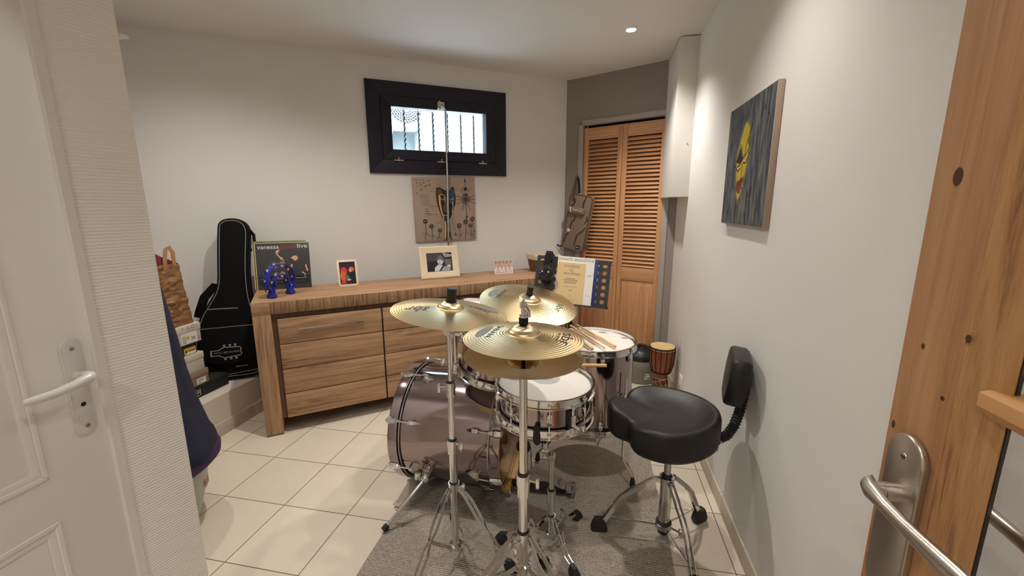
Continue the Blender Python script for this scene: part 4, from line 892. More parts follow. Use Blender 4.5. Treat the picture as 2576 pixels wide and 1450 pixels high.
# goblet drum
M['djw'] = mat('reddish_wood', srgb(136, 70, 44), .4, var=.15, vscale=20); M['skinh'] = mat('goatskin', srgb(228, 196, 138), .6); M['rope_d'] = mat('dark_rope', srgb(34, 22, 18), .8); M['cordw'] = mat('white_cord', srgb(200, 190, 176), .7)
def voro():
    m = bpy.data.materials.new('painted_cells'); m.use_nodes = True; nt = m.node_tree; bb = nt.nodes['Principled BSDF']; L = nt.links.new
    tc = nt.nodes.new('ShaderNodeTexCoord'); v = nt.nodes.new('ShaderNodeTexVoronoi'); v.inputs['Scale'].default_value = 30; L(tc.outputs['Object'], v.inputs['Vector'])
    e = nt.nodes.new('ShaderNodeTexVoronoi'); e.feature = 'DISTANCE_TO_EDGE'; e.inputs['Scale'].default_value = 30; L(tc.outputs['Object'], e.inputs['Vector'])
    r = nt.nodes.new('ShaderNodeValToRGB'); q = r.color_ramp.elements; q[0].color = srgb(120, 36, 32); q[1].color = srgb(40, 34, 22); r.color_ramp.interpolation = 'CONSTANT'; q[1].position = .55; n_ = q.new(.3); n_.color = srgb(72, 66, 34); L(v.outputs['Color'], r.inputs[0])
    lt = nt.nodes.new('ShaderNodeMath'); lt.operation = 'LESS_THAN'; lt.inputs[1].default_value = .05; L(e.outputs['Distance'], lt.inputs[0])
    x = nt.nodes.new('ShaderNodeMix'); x.data_type = 'RGBA'; L(lt.outputs[0], x.inputs['Factor']); L(r.outputs[0], x.inputs['A']); x.inputs['B'].default_value = srgb(190, 160, 110); L(x.outputs['Result'], bb.inputs['Base Color']); return m
M['cells'] = voro()
dj = thing('djembe', 'small reddish wooden goblet drum with pale skin standing by the right wall', 'drum', (.505, 3.05, 0))
b = MB(); b.lathe([(.084, .385), (.088, .36), (.083, .27), (.070, .215), (.052, .19), (.046, .175), (.048, .155)], M['djw'], 40); b.lathe([(.048, .155), (.052, .13), (.062, .07), (.074, .01), (.074, 0), (.06, 0)], M['cells'], 40); b.build('body', dj)
b = MB(); b.lathe([(0, .398), (.07, .399), (.084, .395), (.088, .385)], M['skinh'], 40); b.build('drum_skin', dj)
b = MB(); b.torus(.0885, .0045, M['rope_d'], .386); b.torus(.0885, .003, M['cordw'], .376); b.torus(.064, .005, M['rope_d'], .20, 40, 8); b.torus(.050, .0022, M['cordw'], .155, 40, 6); b.build('rope_ring', dj)
for k in range(14):
    a = 2*pi*k/14; c_, s_ = cos(a), sin(a); b = MB(); b.tube([(.0905*c_, .0905*s_, .384), (.0900*c_, .0900*s_, .35), (.0855*c_, .0855*s_, .27), (.073*c_, .073*s_, .218), (.066*c_, .066*s_, .202)], .0028, M['rope_d'], 6); b.build('tension_rope', dj)
# fan heater
M['hgrey'] = mat('heater_grey', srgb(138, 134, 128), .45)
fh = thing('fan_heater', 'round grey and black fan heater on the floor behind the goblet drum', 'heater', (.395, 3.36, 0), (0, 0, radians(0)))
b = MB(); b.lathe([(0, 0), (.115, 0), (.122, .01), (.122, .17), (.118, .185), (0, .185)], M['hgrey'], 48); b.build('base', fh)
b = MB(Matrix.Translation((0, 0, .18)) @ Matrix.Rotation(radians(18), 4, 'X')); b.lathe([(.116, -.02), (.118, .02), (.105, .06), (.08, .085), (.04, .10), (0, .103)], M['blackp'], 48)
for k in range(12):
    a0 = 2*pi*k/12; pts = []
    for i in range(7): r = .022+.013*i; a = a0+.12*i; pts.append((r*cos(a), r*sin(a), .105-(r/.118)**2.4*.09+.002))
    b.tube(pts, .004, M['black'], 6)
b.build('fan_grille', fh)
b = MB(frame((.040, -.1165, .07), (.95, .31, 0), (0, 0, 1))); b.flat([(-.022, -.025), (.022, -.025), (.022, .025), (-.022, .025)], M['paper'], z=.003); b.line([(-.012, -.02), (-.012, .018)], .004, M['ink'], z=.0035); b.line([(-.018, .008), (-.012, .018), (-.006, .008)], .003, M['ink'], z=.0035); b.line([(.002, -.014), (.018, -.014)], .008, M['ink'], z=.0035); b.line([(.004, .01), (.016, .01), (.016, .02), (.004, .02), (.004, .01)], .002, M['ink'], z=.0035); b.build('label_sticker', fh, smooth=False)

# ------------------------------------------------------------------ rug
rb = MB(); nx, ny = 90, 120; X0, X1, Y0, Y1 = -.865, .345, .75, 2.46; vs = []; fs = []
def rz(x, y):
    h = .0032+.0008*sin(9*x+3*y)*sin(7*y)
    h += .016*math.exp(-((y-1.95-.25*(x+.05))/.035)**2)*(1/(1+math.exp(-(x+.12)*22)))*(1 if y < 2.4 else .3)
    h += .010*math.exp(-((y-1.62+.3*(x-.1))/.05)**2)*math.exp(-((x-.02)/.16)**2)
    h += .010*math.exp(-((y-1.53)/.03)**2)*math.exp(-((x+.66)/.06)**2)
    return h
for j in range(ny+1):
    for i in range(nx+1):
        u, v = i/nx, j/ny; x = X0+(X1-X0)*u+(.02*(1-v) if u == 0 else 0)+.005*sin(14*v)*(1 if u in (0, 1) else 0); y = Y0+(Y1-Y0)*v; vs.append((x, y, rz(x, y)))
for j in range(ny):
    for i in range(nx): a = j*(nx+1)+i; fs.append([a, a+1, a+nx+2, a+nx+1])
rb.add(vs, fs, M['rug'])
bd_ = [i for i in range(nx+1)]
edge = list(range(nx+1))+[(j+1)*(nx+1)-1 for j in range(1, ny+1)]+[ny*(nx+1)+i for i in range(nx-1, -1, -1)]+[j*(nx+1) for j in range(ny-1, 0, -1)]
ev = [vs[i] for i in edge]; lo = [(x, y, .0005) for x, y, z in ev]; n_ = len(ev); rb.add(ev+lo, [[i, (i+1) % n_, n_+(i+1) % n_, n_+i] for i in range(n_)], M['rug'])
tag(rb.build('rug'), 'ribbed grey-brown woven rug under the drum kit', 'rug')

# ------------------------------------------------------------------ drum throne
TH = Vector((.325, 1.645, 0))
th = thing('drum_throne', 'black saddle-shaped drum throne with backrest on chromed tripod', 'drum stool', TH)
def seat_r(a):    # radius of the seat outline around (.29,1.63); a=pi is the nose
    d = abs(((a-pi+pi) % (2*pi))-pi); base = .212
    nose = .004*math.exp(-(d/.30)**2); cut = -.040*math.exp(-((d-.62)/.24)**2); return base+nose+cut+.012*math.exp(-((d-1.5)/.5)**2)
cx0, cy0 = .288-TH.x, 1.632-TH.y
def seat_ring(sc, z, f=0):
    r_ = []
    for j in range(96):
        a = 2*pi*j/96; R_ = seat_r(a)*sc; d = abs(((a-pi+pi) % (2*pi))-pi)
        dz = f*(.010*math.exp(-(d/.35)**2)-.022*math.exp(-((d-.75)/.3)**2)+.012*math.exp(-((d-pi)/.9)**2)); r_.append((cx0+R_*cos(a), cy0+R_*sin(a), z+dz))
    return r_
b = MB(TR(0, 0, .024)); b.ring([seat_ring(.80, .452), seat_ring(.93, .456), seat_ring(.985, .470), seat_ring(1.0, .49), seat_ring(1.0, .53, .5), seat_ring(.995, .553, 1), seat_ring(.975, .566, 1), seat_ring(.93, .573, 1), seat_ring(.86, .570, .8), seat_ring(.76, .560, .5), seat_ring(.6, .552, .25), seat_ring(.4, .549, .1), seat_ring(.15, .548, 0)], M['leather']); b.build('seat', th, ang=60)
b = MB(TR(0, 0, .024) @ WM(TH)); b.lathe([(.10, .44), (.10, .452), (0, .452), (0, .44)], M['blackm'], 32, T=TR(TH.x, TH.y, 0)); b.box(TH.x, TH.x+.19, TH.y-.02, TH.y+.02, .445, .453, M['chrome_d']); b.cyl((TH.x+.16, TH.y-.06, .435), (TH.x+.16, TH.y-.06, .455), .006, M['chrome_d'], n=12); b.build('seat_bracket', th)
b = MB(Matrix.Translation((.558-TH.x, 1.675-TH.y, .728)) @ Matrix.Rotation(radians(6), 4, 'Y') @ Matrix.Rotation(radians(-14), 4, 'Z') @ Matrix.Rotation(radians(90), 4, 'Y'))
def bk(sc, z): return [(x*sc, y*sc, z) for x, y in smooth_loop([(-.100, -.095), (-.09, -.115), (.0, -.132), (.085, -.085), (.100, -.06), (.100, .06), (.085, .085), (.0, .132), (-.09, .115), (-.100, .095)], 2)]
b.ring([bk(.84, -.036), bk(.95, -.032), bk(1, -.02), bk(1, .02), bk(.95, .032), bk(.84, .035)], M['leather']); b.build('backrest', th, ang=50)
b = MB(TR(0, 0, .012) @ WM(TH)); hose = [(.465, 1.625, .462), (.50, 1.64, .462), (.54, 1.655, .478), (.566, 1.668, .515), (.582, 1.675, .57), (.590, 1.68, .63), (.592, 1.685, .70)]
pts = []; rs = []
for i in range(len(hose)-1):
    for k in range(9): t = k/9; pts.append(Vector(hose[i]).lerp(Vector(hose[i+1]), t)); rs.append(.0205 if (len(rs) % 2) else .0165)
b.tube(pts, rs, M['black'], 16); b.build('hose', th, ang=60)
b = MB(WM(TH)); b.box(.594, .604, 1.655, 1.715, .66, .80, M['blackp'], bev=.003); b.cyl((.588, 1.685, .735), (.608, 1.685, .735), .014, M['blackp']); b.build('backrest_bracket', th)
b = MB(); b.cyl((0, 0, .27), (0, 0, .47), .0135, M['chrome_d']); b.build('post', th)
b = MB(); b.lathe([(.0, .05), (.024, .05), (.024, .255), (.030, .258), (.030, .285), (.022, .288), (.0, .288)], M['chrome'], 32); b.lathe([(.022, .288), (.017, .296), (0, .296)], M['black'], 24); 
b.build('tube', th)
b = MB(); b.lathe([(.025, .070), (.033, .066), (.034, .046), (.028, .040), (.024, .05)], M['chrome_d'], 32); b.lathe([(.0, .02), (.022, .022), (.024, .05)], M['black'], 24); b.torus(.027, .005, M['black'], .073, 32, 8); b.build('lower_collar', th)
b = MB(); b.cyl((.03, -.01, .052), (.065, -.03, .05), .005, M['chrome'], n=10); b.box(.055, .075, -.045, -.02, .035, .065, M['chrome'], bev=.004); b.build('wing_bolt', th)
for ang_, R_ in ((184, .268), (36, .215), (-74, .27)):
    a = radians(ang_); c_, s_ = cos(a), sin(a); sd = (-s_, c_, 0)
    b = MB()
    for sgn in (-1, 1):
        o = .009*sgn; b.sweep([(.028*c_+o*-s_, .028*s_+o*c_, .268), (.045*c_+o*-s_, .045*s_+o*c_, .268), (.55*R_*c_+o*-s_, .55*R_*s_+o*c_, .20), (.68*R_*c_+o*-s_, .68*R_*s_+o*c_, .168), (.93*R_*c_+o*-s_, .93*R_*s_+o*c_, .052)], .018, .0025, sd, M['chrome'])
    b.cyl((.04*c_+.014*s_, .04*s_-.014*c_, .268), (.04*c_-.014*s_, .04*s_+.014*c_, .268), .004, M['chrome'], n=10)
    lg = b.build('leg', th)
    b = MB()
    b.sweep([(.032*c_, .032*s_, .056), (.9*R_*c_, .9*R_*s_, .075)], .008, .003, sd, M['chrome']); b.build('brace', lg)
    b = MB(frame((R_*c_, R_*s_, 0), (c_, s_, 0), (-s_, c_, 0))); b.ring([[(x*k, y*k2, z) for x, y in rrect(.034, .019, .012)] for k, k2, z in ((.95, .9, 0), (1.05, 1.1, .012), (.95, 1, .03), (.62, .85, .058))], M['black']); f_ = b.build('rubber_foot', lg)
# ------------------------------------------------------------------ drums
def drum(name, label, loc, rot, R, depth, nl, lug_len=.045, head='head', hoopr=.010, badge=None, long_lug=False, ph=0, lugs2=True):
    """drum with its top rim at local z=0, shell below"""
    t = thing(name, label, 'drum', loc, rot)
    b = MB(); b.lathe([(R, -.012), (R, -depth+.012), (R-.008, -depth+.012), (R-.008, -.012)], M['smoke'], 72); sh = b.build('shell', t)
    for z, s, nm in ((0, 1, 'hoop'), (-depth, -1, 'hoop')):
        Rh = R+hoopr; b = MB()
        b.lathe([(Rh+.007, z-.022*s), (Rh+.007, z-.019*s), (Rh+.001, z-.017*s), (Rh, z-.004*s), (Rh+.001, z+.006*s), (Rh+.006, z+.009*s), (Rh+.006, z+.011*s), (Rh-.002, z+.011*s), (Rh-.003, z-.016*s), (Rh-.003, z-.022*s), (Rh+.007, z-.022*s)], M['chrome'], 72); b.build(nm, t)
        b = MB(); b.torus(R+.004, .004, M['chrome_d'], z-.009*s, 72, 8); b.lathe([(0, z), (R-.012, z), (R+.001, z-.006*s)], M['head'], 72)
        b.build('batter_head' if s > 0 else 'resonant_head', t)
    for k in range(nl):
        a = 2*pi*k/nl+ph; F = Matrix.Rotation(a, 4, 'Z')
        zs = [(-.045, -1), (-depth+.045, 1)] if not long_lug else [(-depth/2, 0)]
        for zc, s in zs:
            b = MB(F)
            L_ = lug_len/2 if s else depth*.20
            prof = [(R-.001, zc-L_, .006), (R+.012, zc-L_*.7, .008), (R+.016, zc, .0085), (R+.012, zc+L_*.7, .008), (R-.001, zc+L_, .006)]
            b.ring([[(x, -w_, z), (x+.003, -w_*.3, z), (x+.003, w_*.3, z), (x, w_, z), (R-.002, w_, z), (R-.002, -w_, z)] for x, z, w_ in prof], M['chrome'])
            b.build('lug', t, ang=50)
        b = MB(F)
        for s, z in ((1, 0), (-1, -depth)):
            zl = -.045 if s > 0 else -depth+.045
            if long_lug: zl = -depth/2+s*depth*.16
            b2 = MB(F); b2.cyl((R+.0125, 0, zl), (R+.0125, 0, z+.004*s), .0028, M['chrome'], n=10); b2.cyl((R+.0125, 0, z-.010*s), (R+.0125, 0, z-.004*s), .007, M['chrome'], n=12); b2.box(R+.0095, R+.0155, -.003, .003, min(z-.004*s, z+.012*s), max(z-.004*s, z+.012*s), M['chrome']); b2.build('tension_rod', t)
    return t, sh

# snare
SN = (-.170, 1.489, .735)
sn, sh = drum('snare_drum', 'smoky chrome snare drum with white head in front of the stool', SN, (radians(1), radians(.5), 0), .172, .122, 8, long_lug=True, ph=radians(12))
b = MB(); b.lathe([(0, .0004), (.055, .0004)], M['headdot'], 48, T=TR(-.0, .03, 0)); b.flat([(-.035, .022), (0, .042), (.032, .030), (.0, .010)], mat('dot_mark', srgb(150, 148, 146), .5), z=.0006)
T = TR(-.105, .0, .0006) @ Matrix.Rotation(radians(-8), 4, 'Z'); 
cr = [(-.03, -.012), (-.036, .004), (-.027, .002), (-.024, .014), (-.014, .006), (-.008, .018), (0, .008), (.010, .018), (.014, .006), (.024, .013), (.026, .001), (.036, .002), (.029, -.012)]
b.line(cr+[cr[0]], 0.0022, M['ink'], T); b.text('REMO', .016, M['ink'], T @ TR(0, -.003, 0), width=.042); b.build('head_print', sn.children[2] if 'head' in sn.children[2].name else sn, smooth=False)
a = radians(-125); F = Matrix.Rotation(a, 4, 'Z')
M['badge'] = mat('badge_dark', (.05, .045, .045, 1), .3); bfn = lambda x, y, z: ((.1735+z)*cos(x/.172), (.1735+z)*sin(x/.172), -.058+y)
def wrapflat(b, pts, m, z):
    vs = [bfn(0, sum(p[1] for p in pts)/len(pts), z)]+[bfn(p[0], p[1], z) for p in pts]; n = len(pts); b.add(vs, [[0, i+1, (i+1) % n+1] for i in range(n)], m)
b = MB(F); oval = [(.030*cos(2*pi*i/28)-.004, .022*sin(2*pi*i/28)+.006) for i in range(28)]; wrapflat(b, oval, M['chrome'], 0); wrapflat(b, [(.030*.88*cos(2*pi*i/28)-.004, .022*.86*sin(2*pi*i/28)+.006) for i in range(28)], M['badge'], .0006)
wrapflat(b, [(-.02, -.012), (.022, -.012), (.036, -.026), (.03, -.032), (.004, -.030)], M['chrome'], .0003); b.text('Pearl', .020, M['paper'], TR(0, 0, 0), fn=lambda x, y, z: bfn(x-.004, y+.009, .0012)); b.text('EXPORT', .007, M['ink'], fn=lambda x, y, z: bfn(x+.012, y-.021, .0012)); b.build('badge', sn, smooth=False)
# strainer on the near right side
a = radians(-52); b = MB(Matrix.Rotation(a, 4, 'Z')); b.box(.171, .184, -.016, .016, -.098, -.03, M['blackp'], bev=.004); b.box(.182, .196, -.009, .009, -.09, -.048, M['chrome'], bev=.003); b.cyl((.188, 0, -.05), (.188, 0, -.022), .006, M['chrome']); b.sphere((.188, 0, -.022), .0075, M['chrome']); b.tube([(.192, .0, -.085), (.205, .012, -.098), (.2, .02, -.112)], .005, M['chrome'], 10); b.box(.176, .19, -.013, .013, -.13, -.096, M['chrome'], bev=.002); b.build('snare_strainer', sn)
b = MB(Matrix.Rotation(radians(128), 4, 'Z')); b.box(.171, .184, -.014, .014, -.10, -.03, M['chrome'], bev=.003); b.build('butt_plate', sn)

# floor tom
ft, sh = drum('floor_tom', 'tall smoky chrome floor tom with drumsticks lying on its white head', (.012, 2.145, .694), (0, 0, 0), .201, .425, 8, ph=radians(-78))
for k, a in enumerate((-44, 76, 196)):
    a = radians(a); c_, s_ = cos(a), sin(a); b = MB(); g = lambda r, z: (r*c_, r*s_, z)
    b.tube([g(.222, -.12), g(.222, -.40), g(.222, -.555), g(.226, -.575), g(.285, -.628), g(.292, -.642), g(.293, -.672)], .0055, M['chrome'], 12); lg = b.build('leg', ft)
    b = MB(); b.tube([g(.292, -.636), g(.293, -.655), g(.295, -.680)], [.008, .012, .015], M['black'], 14); b.build('rubber_foot', lg)
    b = MB(Matrix.Rotation(a, 4, 'Z')); b.box(.201, .232, -.017, .017, -.30, -.22, M['chrome'], bev=.006); b.cyl((.222, .01, -.26), (.222, .04, -.26), .005, M['chrome'], n=10); b.box(.214, .230, .034, .042, -.275, -.245, M['chrome'], bev=.003); b.build('leg_bracket', ft)
b = MB(); 
for x, y in ((.045, .15), (.165, .07)): b.flat([(x+.024*cos(2*pi*i/20), y+.014*sin(2*pi*i/20)) for i in range(20)], mat('head_gel', srgb(176, 160, 138), .3), z=.0006)
b.text('AUDIO', .018, M['ink'], TR(.075, -.165, .0008) @ Matrix.Rotation(radians(8), 4, 'Z')); b.build('head_print', ft, smooth=False)

# rack toms on the bass drum
t1, sh = drum('rack_tom', 'smoky chrome rack tom tilted behind the hi-hat cymbals', (-.405, 1.755, .838), (radians(3), radians(13), 0), .152, .195, 6, ph=radians(-100))
t2, sh = drum('rack_tom', 'smaller smoky chrome rack tom farther back under the ride cymbal', (-.555, 2.10, .862), (radians(-4), radians(12), 0), .127, .18, 6, ph=radians(-80))

M['clear'] = glass('clear_drumhead', (.93, .93, .92, 1), .05)
# bass drum, local z along its axis from the batter side to the front
BDC = Vector((-.365, 1.885, .297)); Z = Vector((-1, .045, 0)).normalized()
mbd = frame((0, 0, 0), (0, 0, 1), Z.cross(Vector((0, 0, 1)))); 
bd = thing('bass_drum', 'large smoky chrome bass drum lying on its side with spurs', 'drum', BDC, mbd.to_euler())
# frame(): local x = up, local y = Z x up, local z = axis
R_ = .281; L_ = .535
M['maple'] = wood('maple_inside', srgb(180, 128, 66), srgb(214, 160, 92), srgb(226, 178, 112), 'x', 1, .5)
b = MB(); b.lathe([(R_, .04), (R_, L_-.04)], M['smoke'], 96); b.lathe([(R_-.008, L_-.04), (R_-.008, .04)], M['maple'], 96); b.build('shell', bd)
for z0, z1, nm in ((0, .046, 'hoop'), (L_, L_-.046, 'hoop')):
    b = MB(); b.lathe([(.296, z0), (.297, z0+(z1-z0)*.1), (.297, z1), (.286, z1)], M['smoke'], 96); b.lathe([(.296, z0), (.286, z0), (.286, z1)], M['maple'], 96); h_ = b.build(nm, bd)
    b = MB(); b.torus(.287, .0045, M['chrome_d'], z1+(.006 if z0 == 0 else -.006), 96, 8); b.build('head_collar', bd)
b = MB(); b.lathe([(0, .018), (.275, .018), (.286, .03)], M['clear'], 72); b.build('batter_head', bd)
b = MB(); b.lathe([(0, L_-.018), (.275, L_-.018), (.286, L_-.03)], M['blackp'], 72); b.build('resonant_head', bd)
NL = 8
for k in range(NL):
    # angle measured from up toward the camera side
    a = 2*pi*(k+.5)/NL+radians(1); F = Matrix.Rotation(a, 4, 'Z')
    for z0, s in ((0, 1), (L_, -1)):
        zz_ = lambda q: z0+s*q
        b = MB(F); b.ring([[(x, -w_, zz_(q)), (x, w_, zz_(q)), (x+th_, w_*.6, zz_(q)), (x+th_, -w_*.6, zz_(q))] for x, q, w_, th_ in ((.288, -.006, .012, .010), (.297, -.005, .016, .010), (.298, .016, .019, .012), (.298, .038, .014, .010), (.298, .052, .006, .008))], M['chrome'])
        b.box(.280, .300, -.011, .011, min(zz_(-.008), zz_(-.003)), max(zz_(-.008), zz_(-.003)), M['chrome']); b.cyl((.302, 0, zz_(-.012)), (.302, 0, zz_(-.006)), .006, M['chrome'], n=12); b.build('claw', bd, ang=50)
        b = MB(F); b.cyl((.303, 0, zz_(-.004)), (.301, 0, zz_(.115)), .0032, M['chrome'], n=10); b.build('tension_rod', bd)
        b = MB(F); b.ring([[(R_-.002, -w_, zz_(q)), (R_-.002, w_, zz_(q)), (R_+h_, w_*.6, zz_(q)), (R_+h_, -w_*.6, zz_(q))] for q, w_, h_ in ((.096, .009, .020), (.10, .013, .026), (.118, .015, .027), (.140, .011, .014), (.158, .004, .002))], M['chrome']); b.build('lug', bd, ang=50)
# spurs: toward the camera side and the far side
def spur(sgn):
    # world coordinates for the near one, mirrored for the far one
    F = WM(BDC); top = Vector((-.728, 1.885-sgn*.246, .165)); foot = Vector((-.856, 1.885-sgn*.445, .012)) if sgn > 0 else Vector((-.85, 2.33, .012))
    inv = mbd.inverted() @ WM(BDC)
    b = MB(inv); d_ = (foot-top).normalized(); nrm = Vector((0, -sgn*.85, -.45)).normalized()
    b.cyl(top+Vector((0, sgn*.012, .01)), top-Vector((0, sgn*.03, -.0)), .026, M['chrome'], r1=.020); b.sphere(top-Vector((0, sgn*.034, .004)), .021, M['chrome']); b.tube([top+Vector((.0, -sgn*.03, .035)), top+Vector((-.02, -sgn*.035, .05))], .006, M['chrome'], 8); b.box(top.x-.05, top.x-.02, top.y-sgn*.035-.008, top.y-sgn*.035+.008, top.z-.015, top.z+.02, M['chrome'], bev=.004); b.build('spur_bracket', bd)
    b = MB(inv); s0 = top-Vector((0, sgn*.034, .004)); p1 = s0.lerp(foot, .62); b.cyl(s0, p1, .0095, M['chrome']); b.cyl(s0.lerp(foot, .56), s0.lerp(foot, .64), .0125, M['chrome']); b.cyl(p1, foot, .0065, M['chrome']); b.box(p1.x-.03, p1.x+.004, p1.y-.008, p1.y+.008, p1.z-.006, p1.z+.006, M['chrome'], bev=.003); sp = b.build('spur', bd)
    b = MB(inv); b.tube([s0.lerp(foot, .92), s0.lerp(foot, .955), s0.lerp(foot, 1.02)], [.011, .014, .013], M['black'], 14); b.build('rubber_tip', sp)
spur(1); spur(-1)
# tom mount
inv = mbd.inverted() @ WM(BDC)
b = MB(inv); mp_ = Vector((-.66, 1.875, .574)); b.box(mp_.x-.035, mp_.x+.035, mp_.y-.03, mp_.y+.03, .568, .59, M['chrome'], bev=.006); b.cyl(mp_+Vector((0, 0, .01)), mp_+Vector((0, 0, .045)), .024, M['chrome']); b.box(mp_.x+.015, mp_.x+.05, mp_.y-.03, mp_.y-.005, .59, .61, M['chrome'], bev=.004); b.build('mount_bracket', bd)
b = MB(inv); b.cyl(mp_+Vector((0, 0, .03)), mp_+Vector((0, 0, .30)), .0125, M['chrome']); b.build('mount_post', bd)
for q, (ex, ey, ez) in enumerate(((-.52, 1.79, .765), (-.62, 2.0, .80))):
    b = MB(inv); e = Vector((ex, ey, ez)); m_ = mp_+Vector((0, (-.02 if q == 0 else .02), .27+.03*q)); b.cyl(m_-Vector((0, 0, .025)), m_+Vector((0, 0, .02)), .019, M['chrome']); b.sphere(m_.lerp(e, .4), .018, M['blackp']); b.cyl(m_, e, .0095, M['chrome']); b.tube([m_+Vector((.01, -.02, -.01)), m_+Vector((.025, -.045, -.018))], .005, M['chrome'], 8); b.build('tom_arm', bd)

# ------------------------------------------------------------------ cymbals
def cymat(name, col, bump=.3):
    m = bpy.data.materials.new(name); m.use_nodes = True; nt = m.node_tree; bb = nt.nodes['Principled BSDF']; L = nt.links.new
    bb.inputs['Base Color'].default_value = col; bb.inputs['Metallic'].default_value = 1; bb.inputs['Roughness'].default_value = .30; bb.inputs['Anisotropic'].default_value = .75; bb.inputs['Anisotropic Rotation'].default_value = 0
    tg = nt.nodes.new('ShaderNodeTangent'); tg.direction_type = 'RADIAL'; tg.axis = 'Z'; L(tg.outputs[0], bb.inputs['Tangent'])
    tc = nt.nodes.new('ShaderNodeTexCoord'); wv = nt.nodes.new('ShaderNodeTexWave'); wv.wave_type = 'RINGS'; wv.rings_direction = 'Z'; wv.inputs['Scale'].default_value = 38; wv.inputs['Distortion'].default_value = .6; wv.inputs['Detail'].default_value = 2; wv.inputs['Detail Scale'].default_value = .3
    L(tc.outputs['Object'], wv.inputs['Vector']); bp = nt.nodes.new('ShaderNodeBump'); bp.inputs['Strength'].default_value = bump; bp.inputs['Distance'].default_value = .0006; L(wv.outputs['Fac'], bp.inputs['Height']); L(bp.outputs[0], bb.inputs['Normal'])
    return m
M['brass'] = cymat('cymbal_brass', (.74, .58, .33, 1)); M['brass_u'] = cymat('cymbal_underside', (.55, .42, .22, 1), .15)
M['cyink'] = mat('cymbal_ink', (.02, .02, .025, 1), .5); M['cybl'] = mat('cymbal_blue_ink', srgb(112, 112, 112), .5)
def cymbal(name, label, loc, rot, R, bellr, bellh, bow, prints=(), inverted=False, group=None):
    def zf(r):
        bowz = bow*(1-(r/R)**1.7)
        if r < bellr: q = r/bellr; return bowz+bellh*(1-q*q)**.75*(1) if q < 1 else bowz
        return bowz
    rs = [.006]+[bellr*k/10 for k in range(2, 10)]+[bellr*.97, bellr, bellr*1.06]+[bellr+(R-bellr)*k/16 for k in range(2, 17)]
    t = thing(name, label, 'cymbal', loc, rot, group)
    b = MB(); s = -1 if inverted else 1; th_ = .0012
    b.lathe([(r, s*zf(r)) for r in rs]+[(R, s*zf(R)-th_)]+[(r, s*zf(r)-th_) for r in rs[::-1]], M['brass_u'] if inverted else M['brass'], 128)
    for (txt, r, ang, rotz, size, m, wd) in prints:
        T = Matrix.Translation((r*cos(ang), r*sin(ang), 0)) @ Matrix.Rotation(rotz, 4, 'Z')
        def fn(x, y, z, T=T):
            p = T @ Vector((x, y, 0)); rr = min(sqrt(p.x*p.x+p.y*p.y), R*.995); return (p.x, p.y, zf(rr)+.0007)
        if txt == 'OVAL':
            n = 24; vs = [fn(0, 0, 0)]+[fn(size*cos(2*pi*i/n), wd*sin(2*pi*i/n), 0) for i in range(n)]; b.add(vs, [[0, i+1, (i+1) % n+1] for i in range(n)], m)
        else: b.text(txt, size, m, width=wd, fn=fn)
    b.build('disc', t, ang=60)
    return t, zf
HH = (-.192, 1.130)
pr = [('sbr', .122, radians(-2), radians(-93), .048, M['cyink'], .105), ('B8 BRASS', .098, radians(-2), radians(-93), .010, M['cyink'], .075), ('SABIAN', .088, radians(174), radians(-97), .026, M['cyink'], .115), ('OVAL', .120, radians(174), radians(-97), .055, M['cybl'], .018)]
c1, zf = cymbal('hi_hat_cymbal', 'upper brass hi-hat cymbal nearest the camera, bell and clutch on top', (HH[0], HH[1], 1.0194), (0, radians(1), 0), .1718, .048, .023, .019, pr, group=None)
c1b, _ = cymbal('hi_hat_cymbal', 'lower inverted brass hi-hat cymbal under the upper one', (HH[0], HH[1], .968), (0, radians(1), 0), .1718, .048, .020, .025, inverted=True)
pr2 = [('sbr', .160, radians(-2), radians(-97), .052, M['cyink'], .105), ('SABIAN', .150, radians(172), radians(-100), .034, M['cyink'], .125), ('OVAL', .190, radians(172), radians(-100), .060, M['cybl'], .024)]
RD = (-.328, 2.07, .900)
c3, _ = cymbal('ride_cymbal', 'large brass ride cymbal tilted toward the drummer behind the hi-hat', RD, (radians(9.5), radians(10), 0), .250, .062, .024, .026, pr2)
pr3 = [('sbr', .118, radians(214), radians(180), .085, M['cyink'], .078), ('SABIAN', .110, radians(35), radians(165), .045, M['cyink'], .085), ('OVAL', .145, radians(38), radians(165), .046, M['cybl'], .022)]
CR = (-.496, 1.3655, 1.0204)
c4, _ = cymbal('crash_cymbal', 'brass crash cymbal on the left stand, tilted down to the right', CR, (radians(-1), radians(7), 0), .205, .048, .022, .022, pr3)
